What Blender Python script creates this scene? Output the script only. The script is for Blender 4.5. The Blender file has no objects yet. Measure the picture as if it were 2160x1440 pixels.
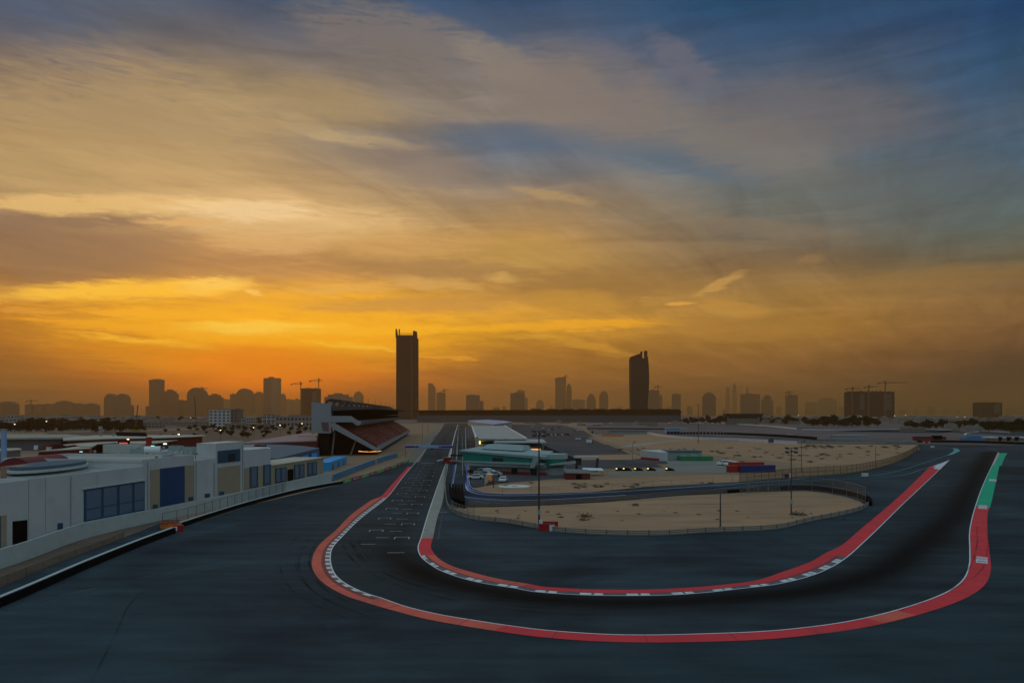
import bpy, bmesh, math, random
from mathutils import Vector, geometry
random.seed(7)
SC = bpy.context.scene
COL = SC.collection
R = math.radians
# ---------------------------------------------------------------- camera
F, H, YH, CX = 1500.0, 23.0, 872.0, 1080.0      # focal length in px of a 2160 wide frame, eye height, horizon row
cam = bpy.data.objects.new("camera", bpy.data.cameras.new("camera"))
COL.objects.link(cam)
cam.location = (0, 0, H)
cam.rotation_euler = (R(90), 0, 0)
cam.data.sensor_width = 36
cam.data.lens = 25
cam.data.shift_y = (YH - 720) / 2160.0
cam.data.clip_end = 60000
cam.data.clip_start = 0.5
SC.camera = cam
SC.view_settings.view_transform = 'Standard'
SC.view_settings.look = 'None'
SC.view_settings.exposure = 0
SC.view_settings.gamma = 1
SC.cycles.use_denoising = True
SC.cycles.volume_bounces = 0
SC.cycles.max_bounces = 5
SC.cycles.diffuse_bounces = 3
SC.cycles.glossy_bounces = 2
SC.cycles.transparent_max_bounces = 16
SC.cycles.sample_clamp_indirect = 3

def lin(c):
    return tuple(((v / 255.0) / 12.92 if v / 255.0 <= 0.04045 else ((v / 255.0 + 0.055) / 1.055) ** 2.4) for v in c)

# ---------------------------------------------------------------- sky (world), laid out by compass bearing and elevation
world = bpy.data.worlds.new("World")
SC.world = world
world.use_nodes = True
WN = world.node_tree
WN.nodes.clear()
def wn(t, **kw):
    n = WN.nodes.new(t)
    for k, v in kw.items():
        setattr(n, k, v)
    return n
def wl(a, b):
    WN.links.new(a, b)
def wmath(op, a, b=None, c=None, clamp=False):
    n = wn('ShaderNodeMath', operation=op, use_clamp=clamp)
    for i, v in enumerate((a, b, c)):
        if v is None: continue
        if isinstance(v, (int, float)): n.inputs[i].default_value = v
        else: wl(v, n.inputs[i])
    return n.outputs[0]
def wmix(fac, a, b, mode='MIX'):
    n = wn('ShaderNodeMix', data_type='RGBA', blend_type=mode)
    for k, v in ((0, fac), (6, a), (7, b)):
        if isinstance(v, (int, float)): n.inputs[k].default_value = v
        elif isinstance(v, tuple): n.inputs[k].default_value = (*v, 1)
        else: wl(v, n.inputs[k])
    return n.outputs[2]
def wcomb(x, y, z=0.0):
    n = wn('ShaderNodeCombineXYZ')
    for i, v in enumerate((x, y, z)):
        if isinstance(v, (int, float)): n.inputs[i].default_value = v
        else: wl(v, n.inputs[i])
    return n.outputs[0]
def wnoise(vec, scale, detail=5, rough=0.55, dist=0.0):
    n = wn('ShaderNodeTexNoise')
    wl(vec, n.inputs['Vector'])
    n.inputs['Scale'].default_value = scale
    n.inputs['Detail'].default_value = detail
    n.inputs['Roughness'].default_value = rough
    n.inputs['Distortion'].default_value = dist
    return n
def AE(x, y):                                   # bearing and elevation (degrees) of a sighted point
    a = math.atan((x - CX) / F)
    return math.degrees(a), math.degrees(math.atan((YH - y) / F * math.cos(a)))
tc = wn('ShaderNodeTexCoord')
sp = wn('ShaderNodeSeparateXYZ'); wl(tc.outputs['Generated'], sp.inputs[0])
X, Y, Z = sp.outputs
hyp = wmath('SQRT', wmath('ADD', wmath('MULTIPLY', X, X), wmath('MULTIPLY', Y, Y)))
A = wmath('MULTIPLY', wmath('ARCTAN2', X, Y), 57.2958)
E = wmath('MULTIPLY', wmath('ARCTAN2', Z, hyp), 57.2958)
S0 = wcomb(A, E)
wv = wcomb(wmath('MULTIPLY', A, 0.05), wmath('MULTIPLY', E, 0.20))
w1 = wnoise(wv, 1.0, 3, 0.55)
w2 = wnoise(wcomb(wmath('MULTIPLY', A, 0.13), wmath('MULTIPLY', E, 0.75)), 1.0, 5, 0.65)
def vsub(o, s):
    a = wn('ShaderNodeVectorMath', operation='SUBTRACT'); wl(o, a.inputs[0]); a.inputs[1].default_value = (.5, .5, .5)
    b = wn('ShaderNodeVectorMath', operation='MULTIPLY'); wl(a.outputs[0], b.inputs[0]); b.inputs[1].default_value = s
    return b.outputs[0]
def vadd(a, b):
    n = wn('ShaderNodeVectorMath', operation='ADD'); wl(a, n.inputs[0]); wl(b, n.inputs[1]); return n.outputs[0]
S1 = vadd(S0, vadd(vsub(w1.outputs[1], (8, 2.0, 0)), vsub(w2.outputs[1], (4.5, 1.1, 0))))
s1 = wn('ShaderNodeSeparateXYZ'); wl(S1, s1.inputs[0])
A1, E1 = s1.outputs[0], s1.outputs[1]
def boost(c, y):                                 # make up for what the dusty air takes out near the horizon
    el = max(0.6, AE(CX, y)[1]); T = math.exp(-0.00011 * min(15000, 397 / math.tan(math.radians(el))))
    k = 1 + 0.75 * (1 - T); l = lin(c); g = max(l)
    if y < 600:
        l = tuple(max(.3 * v, v - (1 - T) * h * .9) for v, h in zip(l, (.26, .16, .06))); k = 1 + .35 * (1 - T) * (y / 600) ** 2; g = max(l)
    return tuple(v * k * (1.0 if v == g else 0.97) for v in l)
EF = wmath('DIVIDE', E1, 90.0, clamp=True)
ZEN = (163, 198, 218)
COLS = {
 0:    [(862,(112,80,52)),(850,(112,78,46)),(800,(140,90,36)),(750,(160,100,36)),(700,(182,112,36)),(640,(196,132,46)),(600,(180,128,66)),(550,(160,120,80)),(480,(152,120,92)),(400,(196,162,110)),(300,(182,153,106)),(200,(150,131,103)),(110,(112,104,102)),(0,(84,95,112))],
 540:  [(862,(150,92,46)),(840,(226,114,14)),(800,(246,126,2)),(740,(250,142,4)),(700,(254,170,24)),(650,(236,160,50)),(600,(214,154,72)),(550,(198,146,88)),(500,(216,170,108)),(440,(228,188,128)),(380,(205,170,118)),(300,(170,146,112)),(200,(166,145,110)),(110,(120,112,106)),(0,(72,88,110))],
 1080: [(862,(128,86,50)),(800,(146,96,42)),(740,(172,116,38)),(690,(206,146,42)),(640,(206,150,58)),(600,(178,134,70)),(550,(196,154,86)),(500,(196,152,88)),(430,(164,138,102)),(360,(124,124,124)),(310,(106,116,128)),(250,(136,126,114)),(160,(126,118,112)),(90,(92,100,116)),(0,(58,82,112))],
 1620: [(862,(78,60,44)),(840,(92,68,44)),(770,(128,88,46)),(700,(162,118,52)),(620,(162,124,66)),(550,(138,112,78)),(490,(126,116,98)),(420,(118,118,112)),(350,(112,120,122)),(270,(120,118,116)),(180,(98,106,118)),(90,(64,88,116)),(0,(44,78,110))],
 2160: [(862,(50,42,36)),(820,(58,46,38)),(770,(82,58,42)),(700,(116,82,50)),(620,(136,102,60)),(540,(118,106,80)),(450,(102,108,102)),(350,(84,102,114)),(250,(84,98,112)),(120,(58,84,110)),(0,(32,66,100))],
}
def ramp(stops):
    n = wn('ShaderNodeValToRGB')
    cr = n.color_ramp; cr.interpolation = 'EASE' if False else 'LINEAR'
    while len(cr.elements) > 1: cr.elements.remove(cr.elements[-1])
    first = True
    for p, c in stops:
        e = cr.elements[0] if first else cr.elements.new(p)
        e.position = p; e.color = (*(c if isinstance(c[0], float) else lin(c)), 1); first = False
    wl(EF, n.inputs[0]); return n.outputs[0]
cols = []
for cx_, st in sorted(COLS.items()):
    stops = [(max(0, AE(cx_, y)[1]) / 90, boost(c, y)) for y, c in st]
    stops += [(0.55, tuple(int(0.4 * a + 0.6 * b) for a, b in zip(st[-1][1], ZEN))), (0.85, ZEN)]
    cols.append((AE(cx_, 0)[0], ramp(stops)))
back = ramp([(0.0, (62, 76, 88)), (0.12, (98, 114, 124)), (0.35, (136, 162, 178)), (0.85, ZEN)])
def mapr(v, a, b):
    n = wn('ShaderNodeMapRange', interpolation_type='SMOOTHSTEP'); wl(v, n.inputs[0])
    n.inputs[1].default_value = a; n.inputs[2].default_value = b; return n.outputs[0]
sky = cols[0][1]
for i in range(1, 5):
    sky = wmix(mapr(A1, cols[i-1][0], cols[i][0]), sky, cols[i][1])
absA = wmath('ABSOLUTE', A)
sky = wmix(mapr(absA, 48, 115), sky, back)
# wisps drifting on a high cloud sheet
pl = wmath('ADD', wmath('MAXIMUM', Z, 0.0), 0.10)
PX, PY = wmath('DIVIDE', X, pl), wmath('DIVIDE', Y, pl)
rotx = wmath('ADD', wmath('MULTIPLY', PX, 0.55), wmath('MULTIPLY', PY, 0.83))
roty = wmath('SUBTRACT', wmath('MULTIPLY', PY, 0.55), wmath('MULTIPLY', PX, 0.83))
d1 = wnoise(wcomb(wmath('MULTIPLY', rotx, 0.9), wmath('MULTIPLY', roty, 3.4)), 1.0, 10, 0.70, 0.9)
d2 = wnoise(wcomb(wmath('MULTIPLY', A, 0.07), wmath('MULTIPLY', E1, 0.9)), 1.0, 10, 0.66, 0.6)
k1 = wmath('MULTIPLY_ADD', d1.outputs[0], 0.95, 0.53)
k2 = wmath('MULTIPLY_ADD', d2.outputs[0], 0.80, 0.60)
kk = wmath('MULTIPLY', k1, k2)
n_ = wn('ShaderNodeVectorMath', operation='SCALE'); wl(sky, n_.inputs[0]); wl(kk, n_.inputs['Scale'])
sky = n_.outputs[0]
d3 = wnoise(wcomb(wmath('MULTIPLY', A, 0.30), wmath('MULTIPLY', E, 2.2)), 1.0, 9, 0.68, 1.2)
fib = wmath('MULTIPLY_ADD', d3.outputs[0], 4.6, -1.25)
# named cloud streaks: ends, half thickness (all as sighted), colour, strength
ST = [
 (-60,270,560,290,110,(202,168,112),.45),(0,560,700,560,60,(176,132,88),.35),(-60,520,380,500,45,(160,128,94),.42),
 (-80,452,430,458,15,(150,120,94),.62),(-80,424,520,431,15,(240,198,126),.9),(300,434,860,470,32,(244,202,138),.6),(380,438,660,447,15,(255,222,164),.62),
 (310,469,470,466,4,(236,186,116),.8),(460,510,700,515,16,(238,188,120),.6),(700,520,1000,512,30,(222,174,104),.5),
 (20,623,510,606,16,(255,196,66),1.0),(380,612,520,594,13,(255,206,96),.95),(522,616,549,621,4,(255,214,130),.7),
 (0,650,420,640,10,(196,124,36),.5),(160,657,450,668,8,(250,170,48),.7),(0,654,130,662,4,(230,160,60),.6),(420,660,900,655,16,(246,170,44),.5),
 (380,692,740,697,12,(255,218,84),1.0),(440,693,640,696,9,(255,226,100),1.0),(620,698,1000,694,8,(250,180,40),.9),(980,693,1380,680,9,(244,172,36),.75),(30,672,480,712,7,(246,164,40),.75),(180,702,480,738,4,(255,190,56),1.0),
 (480,712,900,722,12,(250,158,14),.7),(548,743,640,754,3,(250,160,40),.9),(655,722,845,739,4,(255,196,60),1.0),(880,751,990,757,3,(226,154,50),.8),
 (150,690,1000,690,70,(255,184,24),.6),(200,735,800,760,14,(214,122,12),.5),(380,780,760,800,40,(240,124,4),.6),(440,826,680,832,34,(255,132,0),.9),
 (640,645,1090,638,13,(196,142,70),.7),(690,560,1100,574,16,(176,136,86),.6),(830,592,1000,604,10,(228,178,98),.7),(1020,582,1085,592,7,(236,188,104),.6),(620,612,830,604,8,(232,176,84),.6),
 (1080,600,1420,612,34,(144,108,58),.6),(1140,625,1300,640,16,(200,148,56),.5),(1468,622,1560,580,6,(206,158,82),.6),(1410,641,1460,638,3,(222,166,74),.8),(1480,638,1600,660,12,(204,152,64),.45),(1690,550,1735,542,6,(160,128,84),.7),
 (1000,515,1240,540,26,(198,156,84),.5),(1120,702,1340,750,9,(212,154,50),.6),(1060,712,1200,708,4,(216,158,46),.6),(1400,690,1800,686,20,(170,124,54),.4),
 (570,238,720,294,12,(196,170,122),.42),(680,286,880,310,10,(200,174,124),.5),(560,190,820,240,30,(176,150,108),.5),
 (940,280,1270,300,22,(96,110,124),.6),(1240,300,1640,372,24,(98,114,126),.65),(900,20,1200,110,30,(74,92,114),.5),
 (640,40,1010,110,42,(134,124,114),.7),(960,90,1130,160,26,(148,136,120),.7),(1060,150,1420,250,64,(138,126,116),.7),(1380,250,1760,350,46,(134,126,116),.7),(1480,220,1960,250,46,(118,112,112),.5),
 (1380,84,1500,170,22,(114,112,120),.7),(1230,100,1330,170,22,(112,112,120),.5),(1090,400,1240,426,7,(186,156,110),.7),(1420,460,1760,494,14,(142,126,102),.6),(1690,610,2200,566,16,(158,122,68),.5),(1640,400,2160,380,40,(116,114,104),.4),(760,330,1000,360,30,(150,130,112),.5),(2000,820,2300,830,50,(54,44,38),.5),
]
w3 = wnoise(wcomb(wmath('MULTIPLY', A, 0.45), wmath('MULTIPLY', E, 1.6)), 1.0, 6, 0.7)
S2 = vadd(vadd(S0, vsub(w3.outputs[1], (2.6, 1.1, 0))), vadd(vsub(w1.outputs[1], (2.5, .5, 0)), vsub(w2.outputs[1], (1.6, .55, 0))))
for (xa, ya, xb, yb, th, c, al) in ST:
    a, b = AE(xa, ya), AE(xb, yb)
    L = math.hypot(b[0] - a[0], b[1] - a[1])
    mp = wn('ShaderNodeMapping', vector_type='TEXTURE')
    wl(S2, mp.inputs[0])
    mp.inputs['Location'].default_value = ((a[0] + b[0]) / 2, (a[1] + b[1]) / 2, 0)
    mp.inputs['Rotation'].default_value = (0, 0, math.atan2(b[1] - a[1], b[0] - a[0]))
    mp.inputs['Scale'].default_value = (L * 0.66 + .3, th * 0.036 * 1.7, 1)
    g = wn('ShaderNodeTexGradient', gradient_type='SPHERICAL'); wl(mp.outputs[0], g.inputs[0])
    f = wmath('MULTIPLY', wmath('MULTIPLY', g.outputs[1], fib), al * 1.9, clamp=True)
    f = wmath('MULTIPLY', wmath('MINIMUM', f, al), 1.0)
    sky = wmix(f, sky, boost(c, (ya + yb) / 2))
# physical sky underneath, at dusk strength
nish = wn('ShaderNodeTexSky', sky_type='NISHITA', sun_disc=False)
SUN_EL, SUN_AZ = R(3.0), R(-19.5)
nish.sun_elevation = SUN_EL
nish.sun_rotation = SUN_AZ
nish.dust_density = 4
bgn = wn('ShaderNodeBackground'); wl(nish.outputs[0], bgn.inputs[0]); bgn.inputs[1].default_value = 0.0015
bgs = wn('ShaderNodeBackground'); wl(sky, bgs.inputs[0]); bgs.inputs[1].default_value = 1.0
ad = wn('ShaderNodeAddShader'); wl(bgn.outputs[0], ad.inputs[0]); wl(bgs.outputs[0], ad.inputs[1])
wo = wn('ShaderNodeOutputWorld'); wl(ad.outputs[0], wo.inputs[0])
world.cycles.sampling_method = 'MANUAL'
world.cycles.sample_map_resolution = 512
# ---------------------------------------------------------------- the low veiled sun
sun = bpy.data.objects.new("sun", bpy.data.lights.new("sun", 'SUN'))
COL.objects.link(sun)
sun.data.energy = 0.35
sun.data.angle = R(10)
sun.data.color = (1.0, 0.62, 0.30)
sdir = Vector((math.sin(SUN_AZ) * math.cos(SUN_EL), math.cos(SUN_AZ) * math.cos(SUN_EL), math.sin(SUN_EL)))
sun.rotation_euler = (-sdir).to_track_quat('-Z', 'Y').to_euler()
# ================================================================ helpers
def G(px, py, z=0.0):                 # point at height z seen at (px, py)
    d = (H - z) * F / (py - YH)
    return Vector(((px - CX) * d / F, d, z))
def D(px, py, d):                     # point at distance d seen at (px, py)
    return Vector(((px - CX) * d / F, d, H - (py - YH) * d / F))
def tag(o, label=None, cat=None, group=None, kind=None):
    if label: o['label'] = label
    if cat: o['category'] = cat
    if group: o['group'] = group
    if kind: o['kind'] = kind
    return o
def empty(name, loc, label, cat, group=None, rz=0):
    o = bpy.data.objects.new(name, None); COL.objects.link(o)
    o.empty_display_size = 1
    o.location = loc; o.rotation_euler = (0, 0, rz)
    return tag(o, label, cat, group)
def dup(root, loc, rz=0.0, label=None, scale=None):
    r = root.copy(); COL.objects.link(r); r.location = loc; r.rotation_euler = (0, 0, rz)
    if scale: r.scale = (scale, scale, scale)
    if label: r['label'] = label
    for ch in list(root.children):
        c = ch.copy(); COL.objects.link(c); c.parent = r
        for g in list(ch.children):
            d = g.copy(); COL.objects.link(d); d.parent = c
    return r
class MB:
    """collects shapes into one mesh; coordinates are relative to its parent's origin"""
    def __init__(s): s.v = []; s.f = []; s.m = []; s.mats = []; s.uv = {}
    def mi(s, m):
        if m not in s.mats: s.mats.append(m)
        return s.mats.index(m)
    def poly(s, pts, m, uv=None):
        i = len(s.v); s.v += [tuple(p) for p in pts]; s.f.append(tuple(range(i, i + len(pts)))); s.m.append(s.mi(m))
        if uv: s.uv[len(s.f) - 1] = uv
        return s
    def hexa(s, a, m):                # 8 points: bottom 4 ccw, top 4 ccw
        i = len(s.v); s.v += [tuple(p) for p in a]; k = s.mi(m)
        for f in ((3,2,1,0),(4,5,6,7),(0,1,5,4),(1,2,6,5),(2,3,7,6),(3,0,4,7)):
            s.f.append(tuple(i + j for j in f)); s.m.append(k)
        return s
    def box(s, x0, x1, y0, y1, z0, z1, m):
        return s.hexa([(x0,y0,z0),(x1,y0,z0),(x1,y1,z0),(x0,y1,z0),(x0,y0,z1),(x1,y0,z1),(x1,y1,z1),(x0,y1,z1)], m)
    def bar(s, a, b, w, h, m):        # a box from a to b, w wide, h high
        a, b = Vector(a), Vector(b); d = (b - a).normalized()
        up = Vector((0, 0, 1)) if abs(d.z) < .95 else Vector((0, 1, 0))
        sd = d.cross(up).normalized(); u = sd.cross(d).normalized()
        sd *= w / 2; u *= h / 2
        return s.hexa([a - sd - u, b - sd - u, b + sd - u, a + sd - u, a - sd + u, b - sd + u, b + sd + u, a + sd + u], m)
    def prism(s, outline, z0, z1, m, mtop=None):   # outline of (x, y)
        n = len(outline); i = len(s.v)
        ar = sum(outline[k][0] * outline[(k+1) % n][1] - outline[(k+1) % n][0] * outline[k][1] for k in range(n))
        if ar < 0: outline = outline[::-1]
        s.v += [(p[0], p[1], z0) for p in outline] + [(p[0], p[1], z1) for p in outline]
        k = s.mi(m)
        for j in range(n):
            s.f.append((i + j, i + (j + 1) % n, i + n + (j + 1) % n, i + n + j)); s.m.append(k)
        kt = s.mi(mtop or m)
        tri = geometry.tessellate_polygon([[Vector((p[0], p[1], 0)) for p in outline]])
        for t in tri:
            a, b, c = [Vector((*outline[q], 0)) for q in t]
            if (b - a).cross(c - a).z < 0: t = t[::-1]
            s.f.append(tuple(i + n + q for q in t)); s.m.append(kt)
            s.f.append(tuple(i + q for q in t[::-1])); s.m.append(k)
        return s
    def cyl(s, p, r0, r1, h, m, n=10):
        i = len(s.v); k = s.mi(m)
        for (r, z) in ((r0, 0), (r1, h)):
            for j in range(n):
                a = 2 * math.pi * j / n; s.v.append((p[0] + r * math.cos(a), p[1] + r * math.sin(a), p[2] + z))
        for j in range(n):
            s.f.append((i + j, i + (j+1) % n, i + n + (j+1) % n, i + n + j)); s.m.append(k)
        s.f.append(tuple(i + n + j for j in range(n))); s.m.append(k)
        s.f.append(tuple(i + n - 1 - j for j in range(n))); s.m.append(k)
        return s
    def extrude_profile(s, prof, a, b, m):   # prof: (u, z) outline; u measured sideways (right of a->b)
        a, b = Vector(a), Vector(b); d = (b - a).normalized(); sd = Vector((d.y, -d.x, 0))
        n = len(prof); i = len(s.v); k = s.mi(m)
        for p in (a, b):
            for (u, z) in prof: s.v.append(tuple(p + sd * u + Vector((0, 0, z))))
        for j in range(n):
            s.f.append((i + j, i + (j+1) % n, i + n + (j+1) % n, i + n + j)); s.m.append(k)
        for t in geometry.tessellate_polygon([[Vector((u, z, 0)) for u, z in prof]]):
            s.f.append(tuple(i + q for q in t)); s.m.append(k)
            s.f.append(tuple(i + n + q for q in t[::-1])); s.m.append(k)
        return s
    def mesh(s, name):
        me = bpy.data.meshes.new(name); me.from_pydata(s.v, [], s.f)
        for m in s.mats: me.materials.append(m)
        me.polygons.foreach_set('material_index', s.m)
        if s.uv:
            l = me.uv_layers.new(name='UVMap')
            for fi, uv in s.uv.items():
                for li, q in zip(me.polygons[fi].loop_indices, uv): l.data[li].uv = q
        me.validate(); me.update()
        return me
    def build(s, name, parent=None, label=None, cat=None, group=None, kind=None, loc=None):
        o = bpy.data.objects.new(name, s.mesh(name)); COL.objects.link(o)
        if loc is not None: o.location = loc
        if parent: o.parent = parent
        return tag(o, label, cat, group, kind)

def resample(pts, step, closed=False):
    """Catmull-Rom through ground points, then even spacing"""
    P = [Vector((p[0], p[1])) for p in pts]; out = []
    n = len(P)
    for i in range(n - 1):
        p0 = P[max(0, i-1)]; p1 = P[i]; p2 = P[i+1]; p3 = P[min(n-1, i+2)]
        t0 = 0; t1 = t0 + max(1e-3, (p1-p0).length ** .5) if i > 0 else t0 + (p2-p1).length ** .5
        t2 = t1 + max(1e-3, (p2-p1).length ** .5)
        t3 = t2 + (max(1e-3, (p3-p2).length ** .5) if i < n - 2 else (p2-p1).length ** .5)
        if i == 0: p0 = p1 - (p2 - p1)
        if i == n - 2: p3 = p2 + (p2 - p1)
        for k in range(16):
            t = t1 + (t2 - t1) * k / 16
            a1 = p0 * ((t1-t)/(t1-t0)) + p1 * ((t-t0)/(t1-t0)); a2 = p1 * ((t2-t)/(t2-t1)) + p2 * ((t-t1)/(t2-t1)); a3 = p2 * ((t3-t)/(t3-t2)) + p3 * ((t-t2)/(t3-t2))
            b1 = a1 * ((t2-t)/(t2-t0)) + a2 * ((t-t0)/(t2-t0)); b2 = a2 * ((t3-t)/(t3-t1)) + a3 * ((t-t1)/(t3-t1))
            out.append(b1 * ((t2-t)/(t2-t1)) + b2 * ((t-t1)/(t2-t1)))
    out.append(P[-1])
    L = [0]
    for a, b in zip(out, out[1:]): L.append(L[-1] + (b - a).length)
    m = max(1, int(round(L[-1] / step))); res = []; j = 0
    for k in range(m + 1):
        t = L[-1] * k / m
        while j < len(out) - 2 and L[j+1] < t: j += 1
        seg = max(1e-6, L[j+1] - L[j]); res.append(out[j].lerp(out[j+1], (t - L[j]) / seg))
    return res
def smooth(v, n=3, it=2):
    for _ in range(it):
        v = [sum(v[max(0, i-n):i+n+1]) / len(v[max(0, i-n):i+n+1]) for i in range(len(v))]
    return v
def normals(line):
    out = []
    for i in range(len(line)):
        d = (line[min(i+1, len(line)-1)] - line[max(i-1, 0)]).normalized(); out.append(Vector((-d.y, d.x)))
    return out
def widths(base, nrm, other, default=None, mx=60):
    """distance from each base point along its normal (either sign) to the other polyline"""
    ws = []
    for p, n in zip(base, nrm):
        best = None
        for a, b in zip(other, other[1:]):
            e = b - a; den = n.x * e.y - n.y * e.x
            if abs(den) < 1e-9: continue
            t = ((a.x-p.x) * e.y - (a.y-p.y) * e.x) / den; u = ((a.x-p.x) * n.y - (a.y-p.y) * n.x) / den
            if -0.02 <= u <= 1.02 and abs(t) < mx and (best is None or abs(t) < abs(best)): best = t
        ws.append(best)
    last = next((w for w in ws if w is not None), default)
    for i, w in enumerate(ws):
        if w is None: ws[i] = last if default is None else default
        else: last = w
    return ws
def strip(mb, base, nrm, wa, wb, z, m, i0=0, i1=None, za=None, zb=None, vlen=None):
    """band between offsets wa(i) and wb(i) from the base line"""
    i1 = len(base) - 1 if i1 is None else i1
    f = lambda w, i: w[i] if isinstance(w, (list, tuple)) else w
    za = z if za is None else za; zb = z if zb is None else zb
    s = 0
    for i in range(i0, i1):
        p, q, r, t = base[i] + nrm[i] * f(wa, i), base[i] + nrm[i] * f(wb, i), base[i+1] + nrm[i+1] * f(wb, i+1), base[i+1] + nrm[i+1] * f(wa, i+1)
        L = (base[i+1] - base[i]).length
        pts = [(p.x, p.y, za), (t.x, t.y, za), (r.x, r.y, zb), (q.x, q.y, zb)]
        uv = [(s, 0), (s + L, 0), (s + L, 1), (s, 1)]
        a, b, c = Vector(pts[0]), Vector(pts[1]), Vector(pts[2])
        if (b - a).cross(c - a).z < 0: pts.reverse(); uv.reverse()
        mb.poly(pts, m, uv); s += L
def sheet(name, pts, z, m, **kw):
    P = [Vector((p[0], p[1], 0)) for p in pts]
    mb = MB(); i = mb.mi(m); mb.v = [(p.x, p.y, z) for p in P]
    for t in geometry.tessellate_polygon([P]):
        a, b, c = [P[q] for q in t]
        mb.f.append(tuple(t) if (b - a).cross(c - a).z > 0 else tuple(t[::-1])); mb.m.append(i)
    return mb.build(name, **kw)

# ---------------------------------------------------------------- materials
def mat(name, col, rough=0.75, metal=0.0, var=0.12, scale=0.35, fine=6.0, bump=0.0, dirt=None, dirt_amt=0.0, spec=0.35, stretch=None, emit=None, es=1.0, streak_z=False):
    m = bpy.data.materials.new(name); m.use_nodes = True
    nt = m.node_tree; b = nt.nodes['Principled BSDF']
    b.inputs['Roughness'].default_value = rough; b.inputs['Metallic'].default_value = metal
    b.inputs['Specular IOR Level'].default_value = spec
    tcn = nt.nodes.new('ShaderNodeTexCoord'); mp = nt.nodes.new('ShaderNodeMapping')
    nt.links.new(tcn.outputs['Object'], mp.inputs[0])
    if stretch: mp.inputs['Scale'].default_value = stretch
    def noise(sc, det=5):
        n = nt.nodes.new('ShaderNodeTexNoise'); nt.links.new(mp.outputs[0], n.inputs['Vector'])
        n.inputs['Scale'].default_value = sc; n.inputs['Detail'].default_value = det; n.inputs['Roughness'].default_value = .6; return n.outputs[0]
    def mth(op, a, c, d=None):
        n = nt.nodes.new('ShaderNodeMath'); n.operation = op
        for k, q in enumerate((a, c, d)):
            if q is None: continue
            if isinstance(q, (int, float)): n.inputs[k].default_value = q
            else: nt.links.new(q, n.inputs[k])
        return n.outputs[0]
    n1, n2 = noise(scale), noise(fine, 3)
    k = mth('ADD', mth('MULTIPLY_ADD', n1, var * 3.2, 1 - var * 1.6), mth('MULTIPLY_ADD', n2, var * 1.2, -var * .6))
    vm = nt.nodes.new('ShaderNodeVectorMath'); vm.operation = 'SCALE'; vm.inputs[0].default_value = col; nt.links.new(k, vm.inputs['Scale'])
    out = vm.outputs[0]
    if dirt:
        mx = nt.nodes.new('ShaderNodeMix'); mx.data_type = 'RGBA'
        r = nt.nodes.new('ShaderNodeMapRange'); nt.links.new(noise(scale * 2.3, 7), r.inputs[0])
        r.inputs[1].default_value = .48; r.inputs[2].default_value = .72; r.inputs[4].default_value = dirt_amt
        nt.links.new(r.outputs[0], mx.inputs[0]); nt.links.new(out, mx.inputs[6]); mx.inputs[7].default_value = (*dirt, 1); out = mx.outputs[2]
    nt.links.new(out, b.inputs['Base Color'])
    if bump:
        bp = nt.nodes.new('ShaderNodeBump'); bp.inputs['Strength'].default_value = bump; bp.inputs['Distance'].default_value = .05
        nt.links.new(noise(fine * 1.7, 4), bp.inputs['Height']); nt.links.new(bp.outputs[0], b.inputs['Normal'])
    if emit:
        b.inputs['Emission Color'].default_value = (*emit, 1); b.inputs['Emission Strength'].default_value = es
    return m
def pbsdf(m): return m.node_tree.nodes['Principled BSDF']

def asphalt(name, col, rub=False, var=.35):
    m = mat(name, col, rough=.92, var=.0, spec=.10)
    nt = m.node_tree; b = pbsdf(m)
    vm = next(n for n in nt.nodes if n.type == 'VECT_MATH')
    tcn = next(n for n in nt.nodes if n.type == 'TEX_COORD')
    def noise(sc, det, stretch=(1, 1, 1), rot=0, dist=0, ro=.6):
        mp = nt.nodes.new('ShaderNodeMapping'); mp.inputs['Scale'].default_value = stretch; mp.inputs['Rotation'].default_value = (0, 0, rot)
        nt.links.new(tcn.outputs['Object'], mp.inputs[0])
        n = nt.nodes.new('ShaderNodeTexNoise'); nt.links.new(mp.outputs[0], n.inputs['Vector'])
        n.inputs['Scale'].default_value = sc; n.inputs['Detail'].default_value = det; n.inputs['Roughness'].default_value = ro; n.inputs['Distortion'].default_value = dist
        return n.outputs[0]
    def mth(op, a, c, d=None):
        n = nt.nodes.new('ShaderNodeMath'); n.operation = op
        for k, q in enumerate((a, c, d)):
            if q is None: continue
            if isinstance(q, (int, float)): n.inputs[k].default_value = q
            else: nt.links.new(q, n.inputs[k])
        return n.outputs[0]
    big = noise(.022, 5, (1, 1, 1), .4, .8); mid = noise(.35, 5, (.25, 1, 1), .2); grain = noise(9, 2); lay = noise(.25, 3, (.05, 1, 1), .1)
    k = mth('MULTIPLY', mth('MULTIPLY_ADD', big, var * 5.0, 1 - var * 2.5), mth('MULTIPLY_ADD', mid, 1.0, .5))
    k = mth('MULTIPLY', k, mth('MULTIPLY_ADD', grain, .8, .6))
    k = mth('MULTIPLY', k, mth('MULTIPLY_ADD', lay, .9, .55))
    if rub:
        at = nt.nodes.new('ShaderNodeAttribute'); at.attribute_name = 'rubber'
        k = mth('MULTIPLY', k, mth('MULTIPLY_ADD', at.outputs['Fac'], -.93, 1.0))
    nt.links.new(k, vm.inputs['Scale'])
    bp = nt.nodes.new('ShaderNodeBump'); bp.inputs['Strength'].default_value = .35; bp.inputs['Distance'].default_value = .02
    nt.links.new(grain, bp.inputs['Height']); nt.links.new(bp.outputs[0], b.inputs['Normal'])
    return m
M = {}
M['sand'] = mat('sand', (.33, .205, .125), rough=.95, var=.16, scale=.02, fine=.8, bump=.3, dirt=(.20, .15, .10), dirt_amt=.5, spec=.1)
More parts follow.
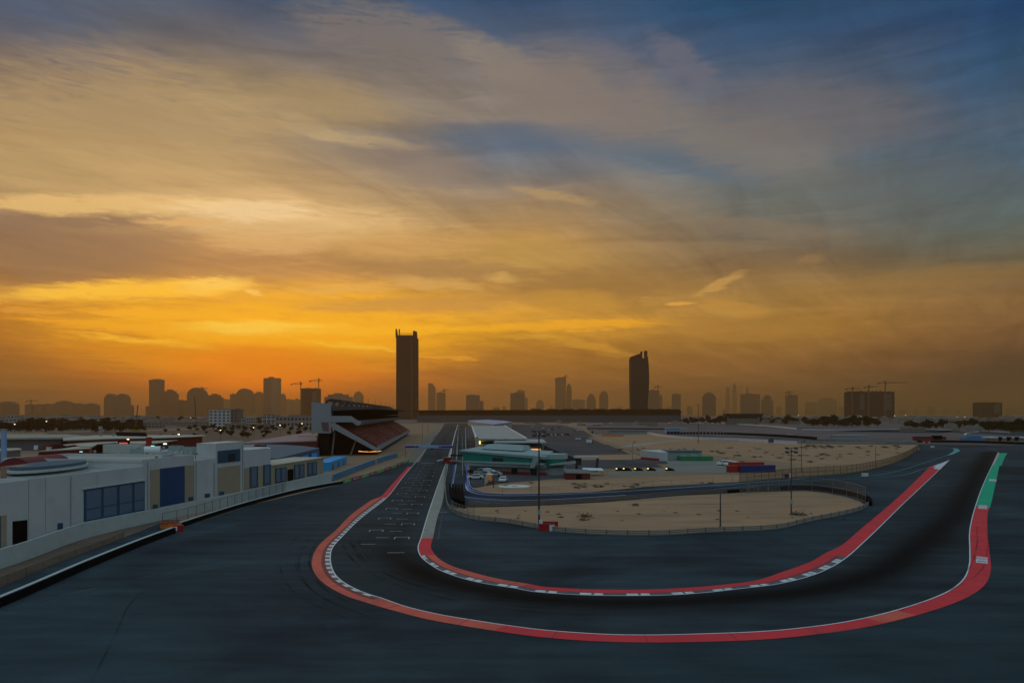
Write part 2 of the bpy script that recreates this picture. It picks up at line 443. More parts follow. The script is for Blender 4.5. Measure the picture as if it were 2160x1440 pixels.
M['sand2'] = mat('sand_light', (.44, .252, .142), rough=.95, var=.20, scale=.045, fine=1.3, bump=.4, dirt=(.24, .165, .105), dirt_amt=.85, spec=.05, stretch=(.5, 1.7, 1))
M['asph'] = asphalt('asphalt', (.034, .050, .059), var=.5)
M['track'] = asphalt('asphalt_track', (.034, .047, .053), var=.42, rub=True)
M['asph2'] = asphalt('asphalt_pale', (.080, .076, .080))
M['conc'] = mat('concrete', (.36, .325, .27), rough=.85, var=.12, scale=.15, fine=3, dirt=(.2, .19, .18), dirt_amt=.5, spec=.2)
M['earth'] = mat('brown_earth', (.17, .115, .085), rough=.95, var=.25, scale=.06, fine=1.5, dirt=(.10, .075, .06), dirt_amt=.6, spec=.05)
M['mauve'] = mat('far_ground_mauve', (.17, .125, .12), rough=.95, var=.35, scale=.012, fine=.1, dirt=(.26, .22, .20), dirt_amt=.7, spec=.05, stretch=(.35, 1, 1))
M['bluea'] = asphalt('asphalt_blue', (.014, .030, .062)); M['purpa'] = asphalt('asphalt_violet', (.075, .082, .115))
M['concd'] = mat('concrete_dark', (.21, .195, .17), rough=.85, var=.15, scale=.1, fine=2, spec=.2)
M['white'] = mat('white_paint', (.80, .80, .79), rough=.55, var=.08, scale=.6, fine=4, dirt=(.42, .42, .41), dirt_amt=.5)
M['kwhite'] = mat('kerb_white', (.78, .74, .72), rough=.6, var=.12, scale=.5, fine=3, dirt=(.3, .27, .26), dirt_amt=.8)
M['kblack'] = mat('kerb_dark', (.115, .095, .115), rough=.6, var=.2, scale=.5, fine=3, dirt=(.30, .26, .26), dirt_amt=.6)
M['kred'] = mat('kerb_red', (.80, .052, .060), rough=.85, var=.17, scale=.10, fine=2.5, dirt=(.40, .07, .065), dirt_amt=.5, spec=.2)
M['korange'] = mat('kerb_faded_red', (.78, .135, .088), rough=.85, var=.20, scale=.12, fine=2.5, dirt=(.40, .10, .08), dirt_amt=.5, spec=.2)
M['kdred'] = mat('kerb_maroon', (.25, .06, .06), rough=.75, var=.15, scale=.2, fine=3, spec=.2)
M['kgreen'] = mat('kerb_green', (.012, .42, .22), rough=.75, var=.10, scale=.12, fine=2.5, spec=.2)
M['kteal'] = mat('kerb_teal', (.12, .36, .36), rough=.75, var=.12, scale=.12, fine=2.5, spec=.2)
M['bluep'] = mat('blue_paint', (.10, .19, .55), rough=.65, var=.15, scale=.4, fine=3)
M['wall'] = mat('white_render', (.60, .60, .58), rough=.85, var=.055, scale=.09, fine=1.5, dirt=(.42, .41, .37), dirt_amt=.35, spec=.2)
M['wall2'] = mat('white_wall_low', (.52, .56, .53), rough=.85, var=.07, scale=.2, fine=1.5, dirt=(.38, .38, .35), dirt_amt=.4, spec=.2)
M['roof'] = mat('roof_membrane', (.44, .40, .35), rough=.85, var=.14, scale=.12, fine=1.2, dirt=(.22, .21, .20), dirt_amt=.5, spec=.2)
M['beige'] = mat('beige_panel', (.41, .33, .22), rough=.85, var=.05, scale=.3, fine=2)
M['dblue'] = mat('dark_blue_panel', (.006, .062, .17), rough=.5, var=.06, scale=.3, fine=2)
M['frame'] = mat('blue_grey_frame', (.010, .085, .15), rough=.5, var=.05)
M['glass'] = mat('window_glass', (.13, .19, .27), rough=.25, var=.1, spec=.8)
M['glassd'] = mat('dark_glass', (.012, .014, .02), rough=.15, var=.1, spec=.6)
M['black'] = mat('black', (.008, .008, .009), rough=1, spec=.0, var=.2)
M['tyre'] = mat('tyre_rubber', (.009, .010, .012), rough=1, spec=.02, var=.3, fine=2)
M['steel'] = mat('galvanised_steel', (.30, .30, .30), rough=.45, metal=.7, var=.1)
M['dsteel'] = mat('dark_steel', (.06, .06, .065), rough=.5, metal=.3, var=.1)
M['brown'] = mat('brown_fence', (.16, .11, .065), rough=.8, var=.2, fine=3)
M['red'] = mat('red_paint', (.42, .022, .018), rough=.5, var=.08)
M['dred'] = mat('dark_red_paint', (.16, .018, .020), rough=.6, var=.1)
M['orange'] = mat('orange_paint', (.72, .20, .03), rough=.45, var=.06)
M['yellow'] = mat('yellow_paint', (.5, .42, .03), rough=.5, var=.08)
M['green'] = mat('green_paint', (.03, .22, .09), rough=.6, var=.1)
M['lime'] = mat('lime_banner', (.20, .42, .07), rough=.6, var=.15, fine=3)
M['teal'] = mat('teal_cladding', (.012, .26, .21), rough=.35, var=.10, scale=.2, fine=1)
M['tealroof'] = mat('pale_teal_roof', (.33, .40, .38), rough=.85, spec=.12, var=.07, scale=.08, fine=1)
M['greyclad'] = mat('grey_cladding', (.42, .42, .42), rough=.7, var=.06)
M['blueroof'] = mat('blue_grey_roof', (.10, .15, .19), rough=.9, spec=.08, var=.08, scale=.1)
M['bright_blue'] = mat('bright_blue_wall', (.015, .36, .78), rough=.6, var=.08)
M['cream'] = mat('cream_roof', (.50, .44, .35), rough=.9, spec=.1, var=.08)
M['bluev'] = mat('container_blue', (.02, .04, .19), rough=.5, var=.08)
M['carw'] = mat('car_white', (.78, .78, .78), rough=.3, var=.03, spec=.6)
M['carwin'] = mat('car_window', (.02, .025, .03), rough=.1, var=.05, spec=.8)
M['pink'] = mat('magenta_banner', (.42, .06, .12), rough=.6, var=.15, fine=3)
M['navy'] = mat('navy_banner', (.035, .02, .22), rough=.55, var=.06)
M['ltblue'] = mat('light_blue_banner', (.25, .42, .66), rough=.55, var=.06)
M['lilac'] = mat('lilac_frame', (.42, .42, .66), rough=.55, var=.06)
M['hblue'] = mat('blue_hoarding', (.03, .22, .42), rough=.6, var=.10, fine=2)
M['seat'] = mat('red_seating', (.30, .045, .045), rough=.6, var=.25, scale=.25, fine=2)
M['trunk'] = mat('bark', (.07, .05, .035), rough=.9, var=.2)
M['leaf'] = mat('tree_leaves', (.020, .026, .016), rough=1, spec=.02, var=.35, scale=.3, fine=2)
M['leaf2'] = mat('tree_leaves_olive', (.032, .034, .018), rough=1, spec=.02, var=.35, scale=.3, fine=2)
M['shrub'] = mat('dry_shrub', (.060, .050, .026), rough=.9, var=.3, fine=3)
def lamp(name, c, s): return mat(name, (.5, .5, .5), emit=c, es=s)
M['lamp'] = lamp('lamp_warm', (1, .62, .22), 7.0)
M['lampw'] = lamp('lamp_white', (1, .92, .72), 3.5)
M['lampy'] = lamp('lamp_yellow', (1, .86, .20), 1.3)
M['glow'] = lamp('lit_window_orange', (1, .38, .08), 1.2)
M['tealamp'] = lamp('lamp_teal', (.45, 1, .85), 1.2)
M['redlamp'] = lamp('red_sign_light', (1, .03, .03), .6)
# chain-link: mostly see-through
def mesh_mat(name, col, cov):
    m = mat(name, col, rough=.5, metal=.3); nt = m.node_tree
    mx = nt.nodes.new('ShaderNodeMixShader'); tr = nt.nodes.new('ShaderNodeBsdfTransparent')
    mx.inputs[0].default_value = cov; nt.links.new(tr.outputs[0], mx.inputs[1]); nt.links.new(pbsdf(m).outputs[0], mx.inputs[2])
    nt.links.new(mx.outputs[0], nt.nodes['Material Output'].inputs[0]); return m
M['link'] = mesh_mat('chain_link', (.25, .25, .25), .16)
M['linkd'] = mesh_mat('chain_link_brown', (.15, .10, .06), .5)
def skid_mat():
    m = mesh_mat('tyre_mark', (.012, .012, .014), .5); nt = m.node_tree
    n = nt.nodes.new('ShaderNodeTexNoise'); n.inputs['Scale'].default_value = .12; n.inputs['Detail'].default_value = 6
    t = nt.nodes.new('ShaderNodeTexCoord'); nt.links.new(t.outputs['Object'], n.inputs['Vector'])
    r = nt.nodes.new('ShaderNodeMapRange'); r.inputs[1].default_value = .4; r.inputs[2].default_value = .7; r.inputs[4].default_value = .38
    nt.links.new(n.outputs[0], r.inputs[0])
    nt.links.new(r.outputs[0], next(x for x in nt.nodes if x.type == 'MIX_SHADER').inputs[0]); pbsdf(m).inputs['Metallic'].default_value = 0; pbsdf(m).inputs['Specular IOR Level'].default_value = 0; pbsdf(m).inputs['Roughness'].default_value = 1
    return m
M['skid'] = skid_mat()
M['dust'] = skid_mat(); M['dust'].name = 'dust_mark'
_v = next(n for n in M['dust'].node_tree.nodes if n.type == 'VECT_MATH'); _v.inputs[0].default_value = (.16, .19, .20)
# facade material with storeys for far towers
def tower_mat(name, wall, win, sx, sz):
    m = mat(name, wall, rough=.9, var=.08, scale=.02, fine=.1, spec=.08); nt = m.node_tree; b = pbsdf(m)
    src = b.inputs['Base Color'].links[0].from_socket
    t = nt.nodes.new('ShaderNodeTexCoord'); sep = nt.nodes.new('ShaderNodeSeparateXYZ'); nt.links.new(t.outputs['Object'], sep.inputs[0])
    def mth(op, a, c):
        n = nt.nodes.new('ShaderNodeMath'); n.operation = op
        for k, q in enumerate((a, c)):
            if isinstance(q, (int, float)): n.inputs[k].default_value = q
            else: nt.links.new(q, n.inputs[k])
        return n.outputs[0]
    fz = mth('GREATER_THAN', mth('FRACT', mth('DIVIDE', sep.outputs[2], sz), 0), .45)
    fx = mth('GREATER_THAN', mth('FRACT', mth('DIVIDE', mth('ADD', sep.outputs[0], sep.outputs[1]), sx), 0), .3)
    g = nt.nodes.new('ShaderNodeNewGeometry'); s2 = nt.nodes.new('ShaderNodeSeparateXYZ'); nt.links.new(g.outputs['Normal'], s2.inputs[0])
    side = mth('LESS_THAN', mth('ABSOLUTE', s2.outputs[2], 0), .5)
    f = mth('MULTIPLY', mth('MULTIPLY', fz, fx), side)
    mx = nt.nodes.new('ShaderNodeMix'); mx.data_type = 'RGBA'; nt.links.new(f, mx.inputs[0]); nt.links.new(src, mx.inputs[6]); mx.inputs[7].default_value = (*win, 1)
    nt.links.new(mx.outputs[2], b.inputs['Base Color'])
    return m
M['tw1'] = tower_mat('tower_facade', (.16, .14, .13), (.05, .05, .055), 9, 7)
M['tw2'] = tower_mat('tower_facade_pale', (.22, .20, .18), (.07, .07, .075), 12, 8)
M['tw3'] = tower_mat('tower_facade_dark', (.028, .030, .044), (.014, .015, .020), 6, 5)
M['tw4'] = tower_mat('tower_facade_striped', (.26, .21, .17), (.06, .055, .06), 500, 26)
M['low'] = tower_mat('low_house_facade', (.42, .38, .34), (.10, .09, .09), 4, 3.4)
M['low2'] = tower_mat('low_house_facade_tan', (.33, .27, .22), (.09, .08, .08), 4, 3.4)
M['off'] = tower_mat('white_block_facade', (.48, .50, .50), (.06, .06, .07), 7, 4.2)
# ================================================================ ground, track and markings
g = MB(); g.poly([(-14500, -2400, 0), (14500, -2400, 0), (14500, 14500, 0), (-14500, 14500, 0)], M['sand']); g.build('ground', kind='structure')
def GL(pts): return [Vector(G(x, y)[:2]) for x, y in pts]
OUT = [(935.6,897.8),(908.9,933.3),(880,971),(848.9,1007.8),(815.6,1050),(760,1094.4),(722,1132),(702,1155.6),(697.8,1180),(707,1209.8),(727.3,1228.7),(767.9,1249),(805.8,1261),(857.2,1278.8),(925,1295),(1006,1308.6),(1087.4,1320.8),(1151.7,1328.5),(1273.9,1337),(1365.6,1338.6),(1487.9,1336),(1600,1331.6),(1672.5,1325.6),(1785,1310.6),(1897.5,1284),(1991,1250.6),(2028.7,1224),(2043,1192.5),(2044.5,1162.5),(2044,1125),(2049,1095),(2062.5,1050),(2077.5,1012.5),(2092.5,980.6),(2105.6,952.5)]
INN = [(965.6,897.8),(942,971),(928.9,1006.7),(915.6,1044.4),(900,1091),(886.7,1135.6),(881,1152),(882,1163),(888,1175),(903.3,1188),(925,1201.6),(952,1212.5),(992.6,1224.7),(1033,1232.8),(1087.4,1241),(1121,1247.6),(1212.8,1254.3),(1319.8,1256.7),(1426.7,1254.6),(1500,1249),(1560,1242),(1635,1233),(1710,1215),(1755,1196),(1786.9,1175.6),(1822.5,1143.8),(1860,1108),(1897.5,1070.6),(1935,1035),(1972.5,999.4),(2002.5,969.4)]
OKERB = [(860,985),(822,1026.7),(801,1048),(791,1051),(742,1084.4),(706.7,1120),(675.6,1146.7),(657.8,1180),(661,1204.3),(681,1228.7),(708,1246.3),(762.5,1269.3),(816.6,1282.9),(870.8,1299),(925,1311.3),(1006,1324.8),(1087.4,1337),(1140,1343.8),(1182,1348.4),(1335,1355),(1457.3,1354.5),(1560,1351.8),(1672.5,1344),(1822.5,1323.7),(1935,1297.5),(2028.7,1265.6),(2073.7,1237.5),(2089.5,1207.5),(2086.9,1162.5),(2083,1117.5),(2084,1080),(2088.7,1068.7),(2100,1020),(2109,980.6),(2118,960),(2123,952.5)]
IKERB = [(952,930),(946.7,971),(940,1015.6),(933,1060),(922,1093),(913,1135.6),(909,1150),(911,1162),(918,1169),(930,1182),(952,1193.5),(992.6,1205.7),(1033,1216.5),(1087.4,1227.4),(1151.7,1237.8),(1274,1243.9),(1365.6,1243.6),(1488,1236.9),(1600,1223.7),(1635,1211),(1710,1185),(1747.5,1162.5),(1764,1157),(1822.5,1110),(1897.5,1046),(1957.5,988)]
outL = resample(GL(OUT), 1.5); innL = resample(GL(INN), 1.5)
okL = resample(GL(OKERB), 1.5); ikL = resample(GL(IKERB), 1.5)
nO, nI = normals(outL), normals(innL)
# paved ground around the track
AP = [Vector((-52, -120)), Vector((-58, 20))] + GL([(0,1281),(183,1199),(306,1148),(367,1125),(385,1111),(535,1063),(722,1020),(800,997),(870,970),(905,933),(930,905),(938,892),(985,892),(992,905),(999,925),(1000,950),(1010,985),(1050,1020),(1200,1030),(1243,1037),(1366,1026),(1488,1020),(1560,1016),(1672,1007),(1785,999),(1830,992),(1879,979),(1916,962),(1939.5,948),(1936,938),(1700,936),(1700,933),(1940,933),(2160,937),(2600,942)]) + [Vector((330, 60)), Vector((300, -120))]
sheet('asphalt_ground', AP, .02, M['asph'], kind='structure')
# track ribbon with rubbered line
def rub(s, v, L):
    d = abs(v - .5)
    return max(0, 1 - d * 2)
w = smooth(widths(outL, nO, innL, mx=26), 2, 1)
last = max(i for i, p in enumerate(outL) if p.y < 330) if False else len(outL) - 1
tb = MB(); NV = 18; k = tb.mi(M['track']); RUB = []
iA = min(range(len(outL)), key=lambda i: (outL[i] - GL([(702,1155)])[0]).length)
iB = min(range(len(outL)), key=lambda i: (outL[i] - GL([(2044,1160)])[0]).length)
def bell(x, c, s): return math.exp(-((x - c) / s) ** 2)
for i, (p, n) in enumerate(zip(outL, nO)):
    wi = w[i]
    t = (i - iA) / (iB - iA)
    for j in range(NV + 1):
        v = j / NV; q = p + n * (wi * v)
        tb.v.append((q.x, q.y, .04))
        if t < 0: r = .30 * bell(v, .62 + .1 * math.sin(i * .01), .14) + .25 * bell(v, .35, .2) * max(0, 1 + t * 3)
        elif t < 1: r = 1.0 * bell(v, .80 - .35 * max(0, t - .55) * 2.0 - .3 * max(0, .12 - t) * 5, .26) * min(1, .45 + t * 4)
        else: r = .95 * bell(v, .45 - .25 * min(1, (t - 1) * 3), .28)
        RUB.append(min(1, r))
for i in range(len(outL) - 1):
    for j in range(NV):
        a = i * (NV + 1) + j; tb.f.append((a, a + NV + 1, a + NV + 2, a + 1)); tb.m.append(k)
to = tb.build('race_track', kind='structure')
at = to.data.attributes.new('rubber', 'FLOAT', 'POINT'); at.data.foreach_set('value', RUB)
if to.data.polygons[0].normal.z < 0: to.data.flip_normals()
# kerbs
def near(line, px, py):
    q = GL([(px, py)])[0]; return min(range(len(line)), key=lambda i: (line[i] - q).length)
wo_ = smooth(widths(outL, nO, okL, mx=14), 2, 1); wi_ = smooth(widths(innL, nI, ikL, mx=14), 2, 1)
sgo = -1 if wo_[near(outL, 1365, 1338)] < 0 else 1; sgi = -1 if wi_[near(innL, 1320, 1256)] < 0 else 1
wo_ = [sgo * min(9.5, abs(x)) for x in wo_]; wi_ = [sgi * min(9.5, abs(x)) for x in wi_]
fr = lambda ws, f, e=0.0: [x * f + (e if x > 0 else -e) for x in ws]
line = MB()
strip(line, outL, nO, 0, [.18 * sgo] * len(outL), .062, M['white']); strip(line, innL, nI, 0, [.18 * sgi] * len(innL), .062, M['white'])
line.build('track_edge_lines', kind='structure')
K = MB()
a0, a1, a2, a3, a4, a5, a6 = [near(outL, *p) for p in ((866,984),(806,1051),(802,1261),(1075,1320),(1145,1327),(2056,1068),(2104,955))]
strip(K, outL, nO, fr(wo_, 0, .2), fr(wo_, 1), .06, M['kred'], a0, a1)
# beside the hairpin: dashed kerb, maroon band, faded red band
nb = 0
for i in range(a1, a2):
    m_ = M['kwhite'] if (i - a1) % 2 == 0 else M['kblack']
    strip(K, outL, nO, fr(wo_, 0, .2), fr(wo_, .30), .07, m_, i, i + 1, za=.065, zb=.11)
strip(K, outL, nO, fr(wo_, .30), fr(wo_, .50), .075, M['kdred'], a1, a2, za=.11, zb=.07)
strip(K, outL, nO, fr(wo_, .50), fr(wo_, 1), .07, M['korange'], a1, a2)
strip(K, outL, nO, fr(wo_, 0, .2), fr(wo_, 1), .062, M['korange'], a2, a3)
strip(K, outL, nO, fr(wo_, 0, .2), fr(wo_, 1), .062, M['kred'], a3, a4)
strip(K, outL, nO, fr(wo_, 0, .2), fr(wo_, 1), .062, M['kred'], a4, a5)
ag = near(outL, 2098, 970)
for i in range(near(outL, 2092, 981), a6, 1):
    strip(K, outL, nO, fr(wo_, 0, .2), fr(wo_, .28), .07, M['kwhite'] if i % 2 else M['kred'], i, i + 1)
ab = near(outL, 2092, 981)
strip(K, outL, nO, fr(wo_, 0, .2), fr(wo_, 1), .062, M['kgreen'], a5, ab)
strip(K, outL, nO, fr(wo_, .28), [x * 1.25 for x in wo_], .062, M['kgreen'], ab, a6)
random.seed(77)
def joints(K, base, nrm, ws, i0, i1, f0, every):
    i = i0 + 3
    while i < i1 - 2:
        p, q, n, n2 = base[i], base[i].lerp(base[i+1], .07), nrm[i], nrm[i]
        K.poly([((p + n*ws[i]*f0).to_3d() + Vector((0,0,.073))), ((q + n2*ws[i]*f0).to_3d() + Vector((0,0,.073))), ((q + n2*ws[i]).to_3d() + Vector((0,0,.073))), ((p + n*ws[i]).to_3d() + Vector((0,0,.073)))], M['kdred'])
        i += random.randint(every - 2, every + 3)
joints(K, outL, nO, wo_, a2, a5, .06, 7); joints(K, outL, nO, wo_, a1, a2, .52, 6)
for i, k_ in ((near(outL, 930, 1296), 3), (near(outL, 1560, 1334), 5), (near(outL, 1830, 1302), 4), (near(outL, 2046, 1110), 5)):
    strip(K, outL, nO, fr(wo_, .08), fr(wo_, .97), .069, M['korange' if k_ < 5 else 'kred'], i, i + k_)
K.build('outer_kerb', kind='structure')
K = MB()
b0, b1, b2, b3, b4 = [near(innL, *p) for p in ((950,945),(886.7,1135.6),(886,1172),(1786.9,1175.6),(1983,989.5))]
strip(K, innL, nI, fr(wi_, 0, .2), fr(wi_, 1), .06, M['conc'], b0, b1)
strip(K, innL, nI, fr(wi_, 0, .2), fr(wi_, 1), .062, M['kred'], b1, b2)
for i in range(b2, b3):
    blk = ((i - b2) // 2) % 2
    strip(K, innL, nI, fr(wi_, 0, .2), fr(wi_, .30), .07, M['kwhite'] if blk == 0 else M['kblack'], i, i + 1, za=.065, zb=.12)
    if blk == 0 and i % 2 == 0:
        p, n = innL[i], nI[i]; q = innL[i].lerp(innL[i+1], .22); s_ = 1 if wi_[i] > 0 else -1
        K.poly([(p + n*.25*s_).to_3d() + Vector((0,0,.075)), (q + n*.25*s_).to_3d() + Vector((0,0,.075)), (q + n*wi_[i]*.29).to_3d() + Vector((0,0,.128)), (p + n*wi_[i]*.29).to_3d() + Vector((0,0,.128))], M['kblack'])
strip(K, innL, nI, fr(wi_, .30), fr(wi_, .48), .08, M['kdred'], b2, b3, za=.12, zb=.07)
strip(K, innL, nI, fr(wi_, .48), fr(wi_, 1), .07, M['korange'], b2, near(innL, 1087, 1241))
strip(K, innL, nI, fr(wi_, .48), fr(wi_, 1), .07, M['kred'], near(innL, 1087, 1241), b3)
strip(K, innL, nI, fr(wi_, 0, .2), fr(wi_, 1), .062, M['kred'], b3, b4)
joints(K, innL, nI, wi_, b2, b3, .5, 7); joints(K, innL, nI, wi_, b3, b4, .06, 7)
K.build('inner_kerb', kind='structure')
tipz = lambda p: Vector((p[0], p[1], .066))
mk = MB()
A_, B_, C_ = [G(*p, .066) for p in ((1957,986.5),(1983,989.5),(2003,969.8))]
mk.poly([A_, B_, C_], M['kwhite']); mk.poly([G(1957,986.6,.07), G(1968,988.4,.07), G(1974,983.5,.07), G(1964,982.6,.07)], M['kred'])
# apex of the far left-hander and its lines
mk.poly([G(1995,961,.05), G(2012,957,.05), G(2026,950,.05), G(2020,946,.05), G(2009,944.6,.05), G(2013,949,.05), G(2008,954,.05)], M['kteal'])
def road_line(pts, wd, m, z=.055, step=4, mb=mk):
    L = resample(GL(pts), step); n = normals(L); strip(mb, L, n, -wd/2, wd/2, z, m)
lw = M['kteal']
road_line([(2106,951),(2094,946),(2080,943),(2037.7,939.4),(1990,937),(1943,936)], 1.6, M['asph2'])
road_line([(2010,945),(1985,942.5),(1943,941)], .5, lw)
road_line([(1995,961),(1943,978),(1896,992.5),(1849,1002),(1778,1009),(1660,1014),(1600,1019),(1500,1026)], .30, lw)
road_line([(1964.5,984),(1943,990),(1908,1001),(1849,1008),(1802,1010.5),(1660,1018),(1500,1032),(1420,1038)], .30, lw)
# pit exit lane: blue and white edge lines
road_line([(967,905),(962.5,976.7),(957,1010),(954.5,1028)], .3, M['white']); road_line([(965.6,930),(960,985),(952.5,1028)], .5, M['bluep'])
road_line([(961.7,1038),(975,1045.5),(1000,1050),(1066,1054.3),(1133,1054.3),(1213,1050.5),(1320,1044)], .30, M['white'])
road_line([(964,1041.5),(978,1048.3),(1002,1052.3),(1066,1056.4),(1133,1056.4),(1240,1051)], .45, M['bluep'])
road_line([(982,900),(982.6,943),(983,1015),(983.5,1028),(992,1036.7),(1017,1042.5),(1067,1045),(1133,1044),(1260,1039),(1488,1025),(1600,1016),(1700,1009)], .30, M['white'])
road_line([(984.5,970),(985,1015),(987,1027),(995,1033.5),(1018,1038.6),(1067,1041.4),(1133,1041),(1260,1036.5)], .9, M['bluep'])
road_line([(989,972),(989.5,1015),(992,1025),(1000,1030.5)], .15, M['kwhite'])
road_line([(976,1000),(975,920)], .12, M['kwhite']); road_line([(988,925),(987.5,905)], .12, M['kwhite'])
road_line([(943.5,1080),(922,1080)], .25, M['kwhite'])
# chequer flecks beside the concrete verge
for k_ in range(14):
    y = 1075 + k_ * 4.6; xx = 922 + (1135 - y) * .19; p = G(xx, y, .072)
    mk.poly([p, p + Vector((.35, 0, 0)), p + Vector((.35, .8, 0)), p + Vector((0, .8, 0))], M['kblack'])
# grid boxes
dirS = (outL[5] - outL[0]).normalized() if False else Vector((-.0775, 1)).normalized()
def gbox(px, py, full, wd=2.6):
    p = G(px, py, .064); u = Vector((dirS.x, dirS.y, 0)); s_ = Vector((1, 0.04, 0)).normalized()
    a, b = p - s_ * wd / 2, p + s_ * wd / 2
    mk.poly([a, b, b + u * .16, a + u * .16], M['kwhite'])
    if full:
        mk.poly([a - u * 2.0, a - u * 2.0 + s_ * .12, a + s_ * .12, a], M['kwhite']); mk.poly([b - u * 2.0, b - u * 2.0 + s_ * .12, b + s_ * .12, b], M['kwhite'])
vpx = lambda x0, y0, y: x0 + (964 - x0) * (y0 - y) / (y0 - 872)
d0 = 23 * F / (1132 - YH); row = 0
for k_ in range(15):
    d = d0 + 16.2 * k_; y = YH + 23 * F / d
    gbox(vpx(848, 1132, y), y, True)
    d = d0 - 8.1 + 16.2 * (k_ + 1); y = YH + 23 * F / d
    gbox(vpx(794, 1117.5, y), y, True)
    y2 = YH + 23 * F / (d0 - 1.5 + 16.2 * k_ + .8); gbox(vpx(808, 1131, y2), y2, False, 2.4)
    y2 = YH + 23 * F / (d0 + 6.5 + 16.2 * k_); gbox(vpx(836, 1117.5, y2), y2, False, 2.4)
gbox(776, 1147, False, 2.6); gbox(835, 1165, False, 2.8)
L1, L2 = G(888, 976.5, .064), G(918, 976.5, .064)
mk.poly([L1, L2, L2 + Vector((0, .6, 0)), L1 + Vector((0, .6, 0))], M['kwhite'])
mk.build('road_markings', kind='structure')
# tyre marks on the paving
sk = MB()
def skid(pts, wd=.28, pair=1.5):
    L = resample(GL(pts), 2); n = normals(L)
    for o in ((0, pair) if pair else (0,)): strip(sk, L, n, o, o + wd, .068, M['skid'])
skid([(640,1120),(600,1160),(590,1200),(610,1240),(660,1275),(740,1310)], .25, 2.2)
skid([(655,1135),(632,1165),(628,1200),(648,1238),(690,1268),(760,1296)], .4, 1.6)
skid([(720,1150),(735,1175),(770,1205),(850,1240),(960,1268),(1100,1290),(1250,1298)], .6, 1.7)
skid([(735,1140),(758,1180),(800,1205),(880,1235),(990,1258),(1120,1275)], .4, 1.5)
skid([(790,1265),(850,1225),(905,1196)], .2, 0); skid([(862,1098),(905,1075),(930,1060)], .2, 0)
skid([(905,1010),(912,1000),(908,990),(915,980),(925,972)], .4, 1.4); skid([(900,1040),(908,1015),(915,995)], .4, 1.4)
skid([(2010,998),(2003,1012),(2008,1024),(2018,1030)], .3, 0); skid([(1995,1000),(1992,1018),(2000,1032)], .2, 0)
skid([(195,1440),(250,1330),(280,1270),(330,1230)], .25, 0)
skid([(1900,1290),(2060,1215),(2085,1160),(2080,1100)], .25, 1.6)
sk.build('tyre_marks', kind='structure')
dm = MB()
for pts, wd in (([(0,1305),(60,1290),(150,1266),(300,1232),(420,1205),(560,1188),(660,1182)], 1.6), ([(690,1325),(712,1322)], .5), ([(765,1218),(785,1215)], .4), ([(1700,1340),(1800,1330),(1900,1315)], .3), ([(380,1140),(480,1112),(600,1080),(700,1052)], 1.2)):
    Ld = resample(GL(pts), 2); nd = normals(Ld)
    for o_ in (0, wd * .8, wd * 1.7): strip(dm, Ld, nd, o_, o_ + wd * .45, .07, M['dust'])
dm.build('dust_marks', kind='structure')
# sand islands and service ground
isl = [(950,1072),(983,1070),(1060,1069),(1167,1065),(1274,1059),(1427,1046),(1540,1040),(1600,1037),(1700,1035),(1745,1040),(1785,1048),(1812,1057),(1828,1066),(1820,1072),(1785,1083),(1710,1098),(1635,1115),(1560,1118.5),(1488,1121.5),(1396,1127),(1274,1126),(1167,1119),(1121,1111),(1060,1100.5),(1016.7,1097.5),(983,1091),(958,1081)]
islG = GL(isl); sheet('sand_island', islG, .05, M['sand2'], kind='structure')
s2 = [(995,1030),(1050,1021),(1200,1012),(1300,1010),(1450,1003),(1560,1001),(1640,996),(1700,980),(1500,960),(1400,950),(1275,937),(1240,922),(1360,915),(1460,926),(1540,930),(1700,936),(1936,938),(1939,948),(1916,962),(1879,979),(1830,992),(1785,999),(1672,1007),(1560,1016),(1488,1020),(1366,1026),(1243,1038),(1133,1041),(1067,1042),(1018,1038)]
sheet('sand_infield', GL(s2), .05, M['sand2'], kind='structure')
pd = [(990,893),(1185,896),(1232,908),(1275,935),(1350,966),(1400,985),(1240,990),(1235,1000),(1190,1008),(1120,1014),(1040,1020),(1000,1026),(992,1018),(990,960)]
sheet('paddock_asphalt', GL(pd), .045, M['asph2'], kind='structure')
sheet('paddock_verge', GL([(1172,960),(1340,958),(1362,966),(1330,969),(1178,970)]), .06, M['sand2'], kind='structure')
sheet('helipad_asphalt', GL([(1205,971),(1400,968),(1410,978),(1240,980)]), .075, M['asph2'], kind='structure')
sheet('service_concrete', GL([(1400,972),(1470,970),(1520,973),(1600,985),(1560,999),(1400,996),(1290,1003),(1280,998),(1410,986)]), .06, mat('service_concrete', (.22,.21,.175), .9, var=.2, scale=.06), kind='structure')
sheet('dirt_path', GL([(1300,942),(1320,944),(1440,927),(1436,926)]), .07, M['conc'], kind='structure')
# pit exit lane surfaces
pe = MB(); La = resample(GL([(972,1036),(985,1044),(1003,1048),(1030,1049.8),(1066,1050.5),(1133,1050),(1260,1045.5),(1400,1036),(1488,1028.5),(1560,1022),(1640,1016)]), 3); strip(pe, La, normals(La), -3.4, 3.4, .05, M['bluea']); pe.build('pit_exit_lane', kind='structure')
pe = MB(); La = resample(GL([(985,1059),(1003,1061),(1066,1062),(1133,1061.5),(1230,1057),(1330,1049.5),(1450,1041.5)]), 3); strip(pe, La, normals(La), -3.3, 3.6, .047, M['purpa']); pe.build('pit_exit_verge', kind='structure')
sheet('service_path', GL([(-40,1283),(0,1263),(122,1212),(214,1173),(306,1135),(374,1104),(380,1096),(350,1097),(300,1118),(214,1151),(122,1186),(0,1238),(-40,1256)]), .03, M['asph'], kind='structure')
sheet('earth_bank', GL([(-40,1254),(0,1237),(122,1185),(214,1150),(300,1117),(350,1096),(345,1090),(183,1133),(0,1200),(-40,1216)]), .034, M['earth'], kind='structure')
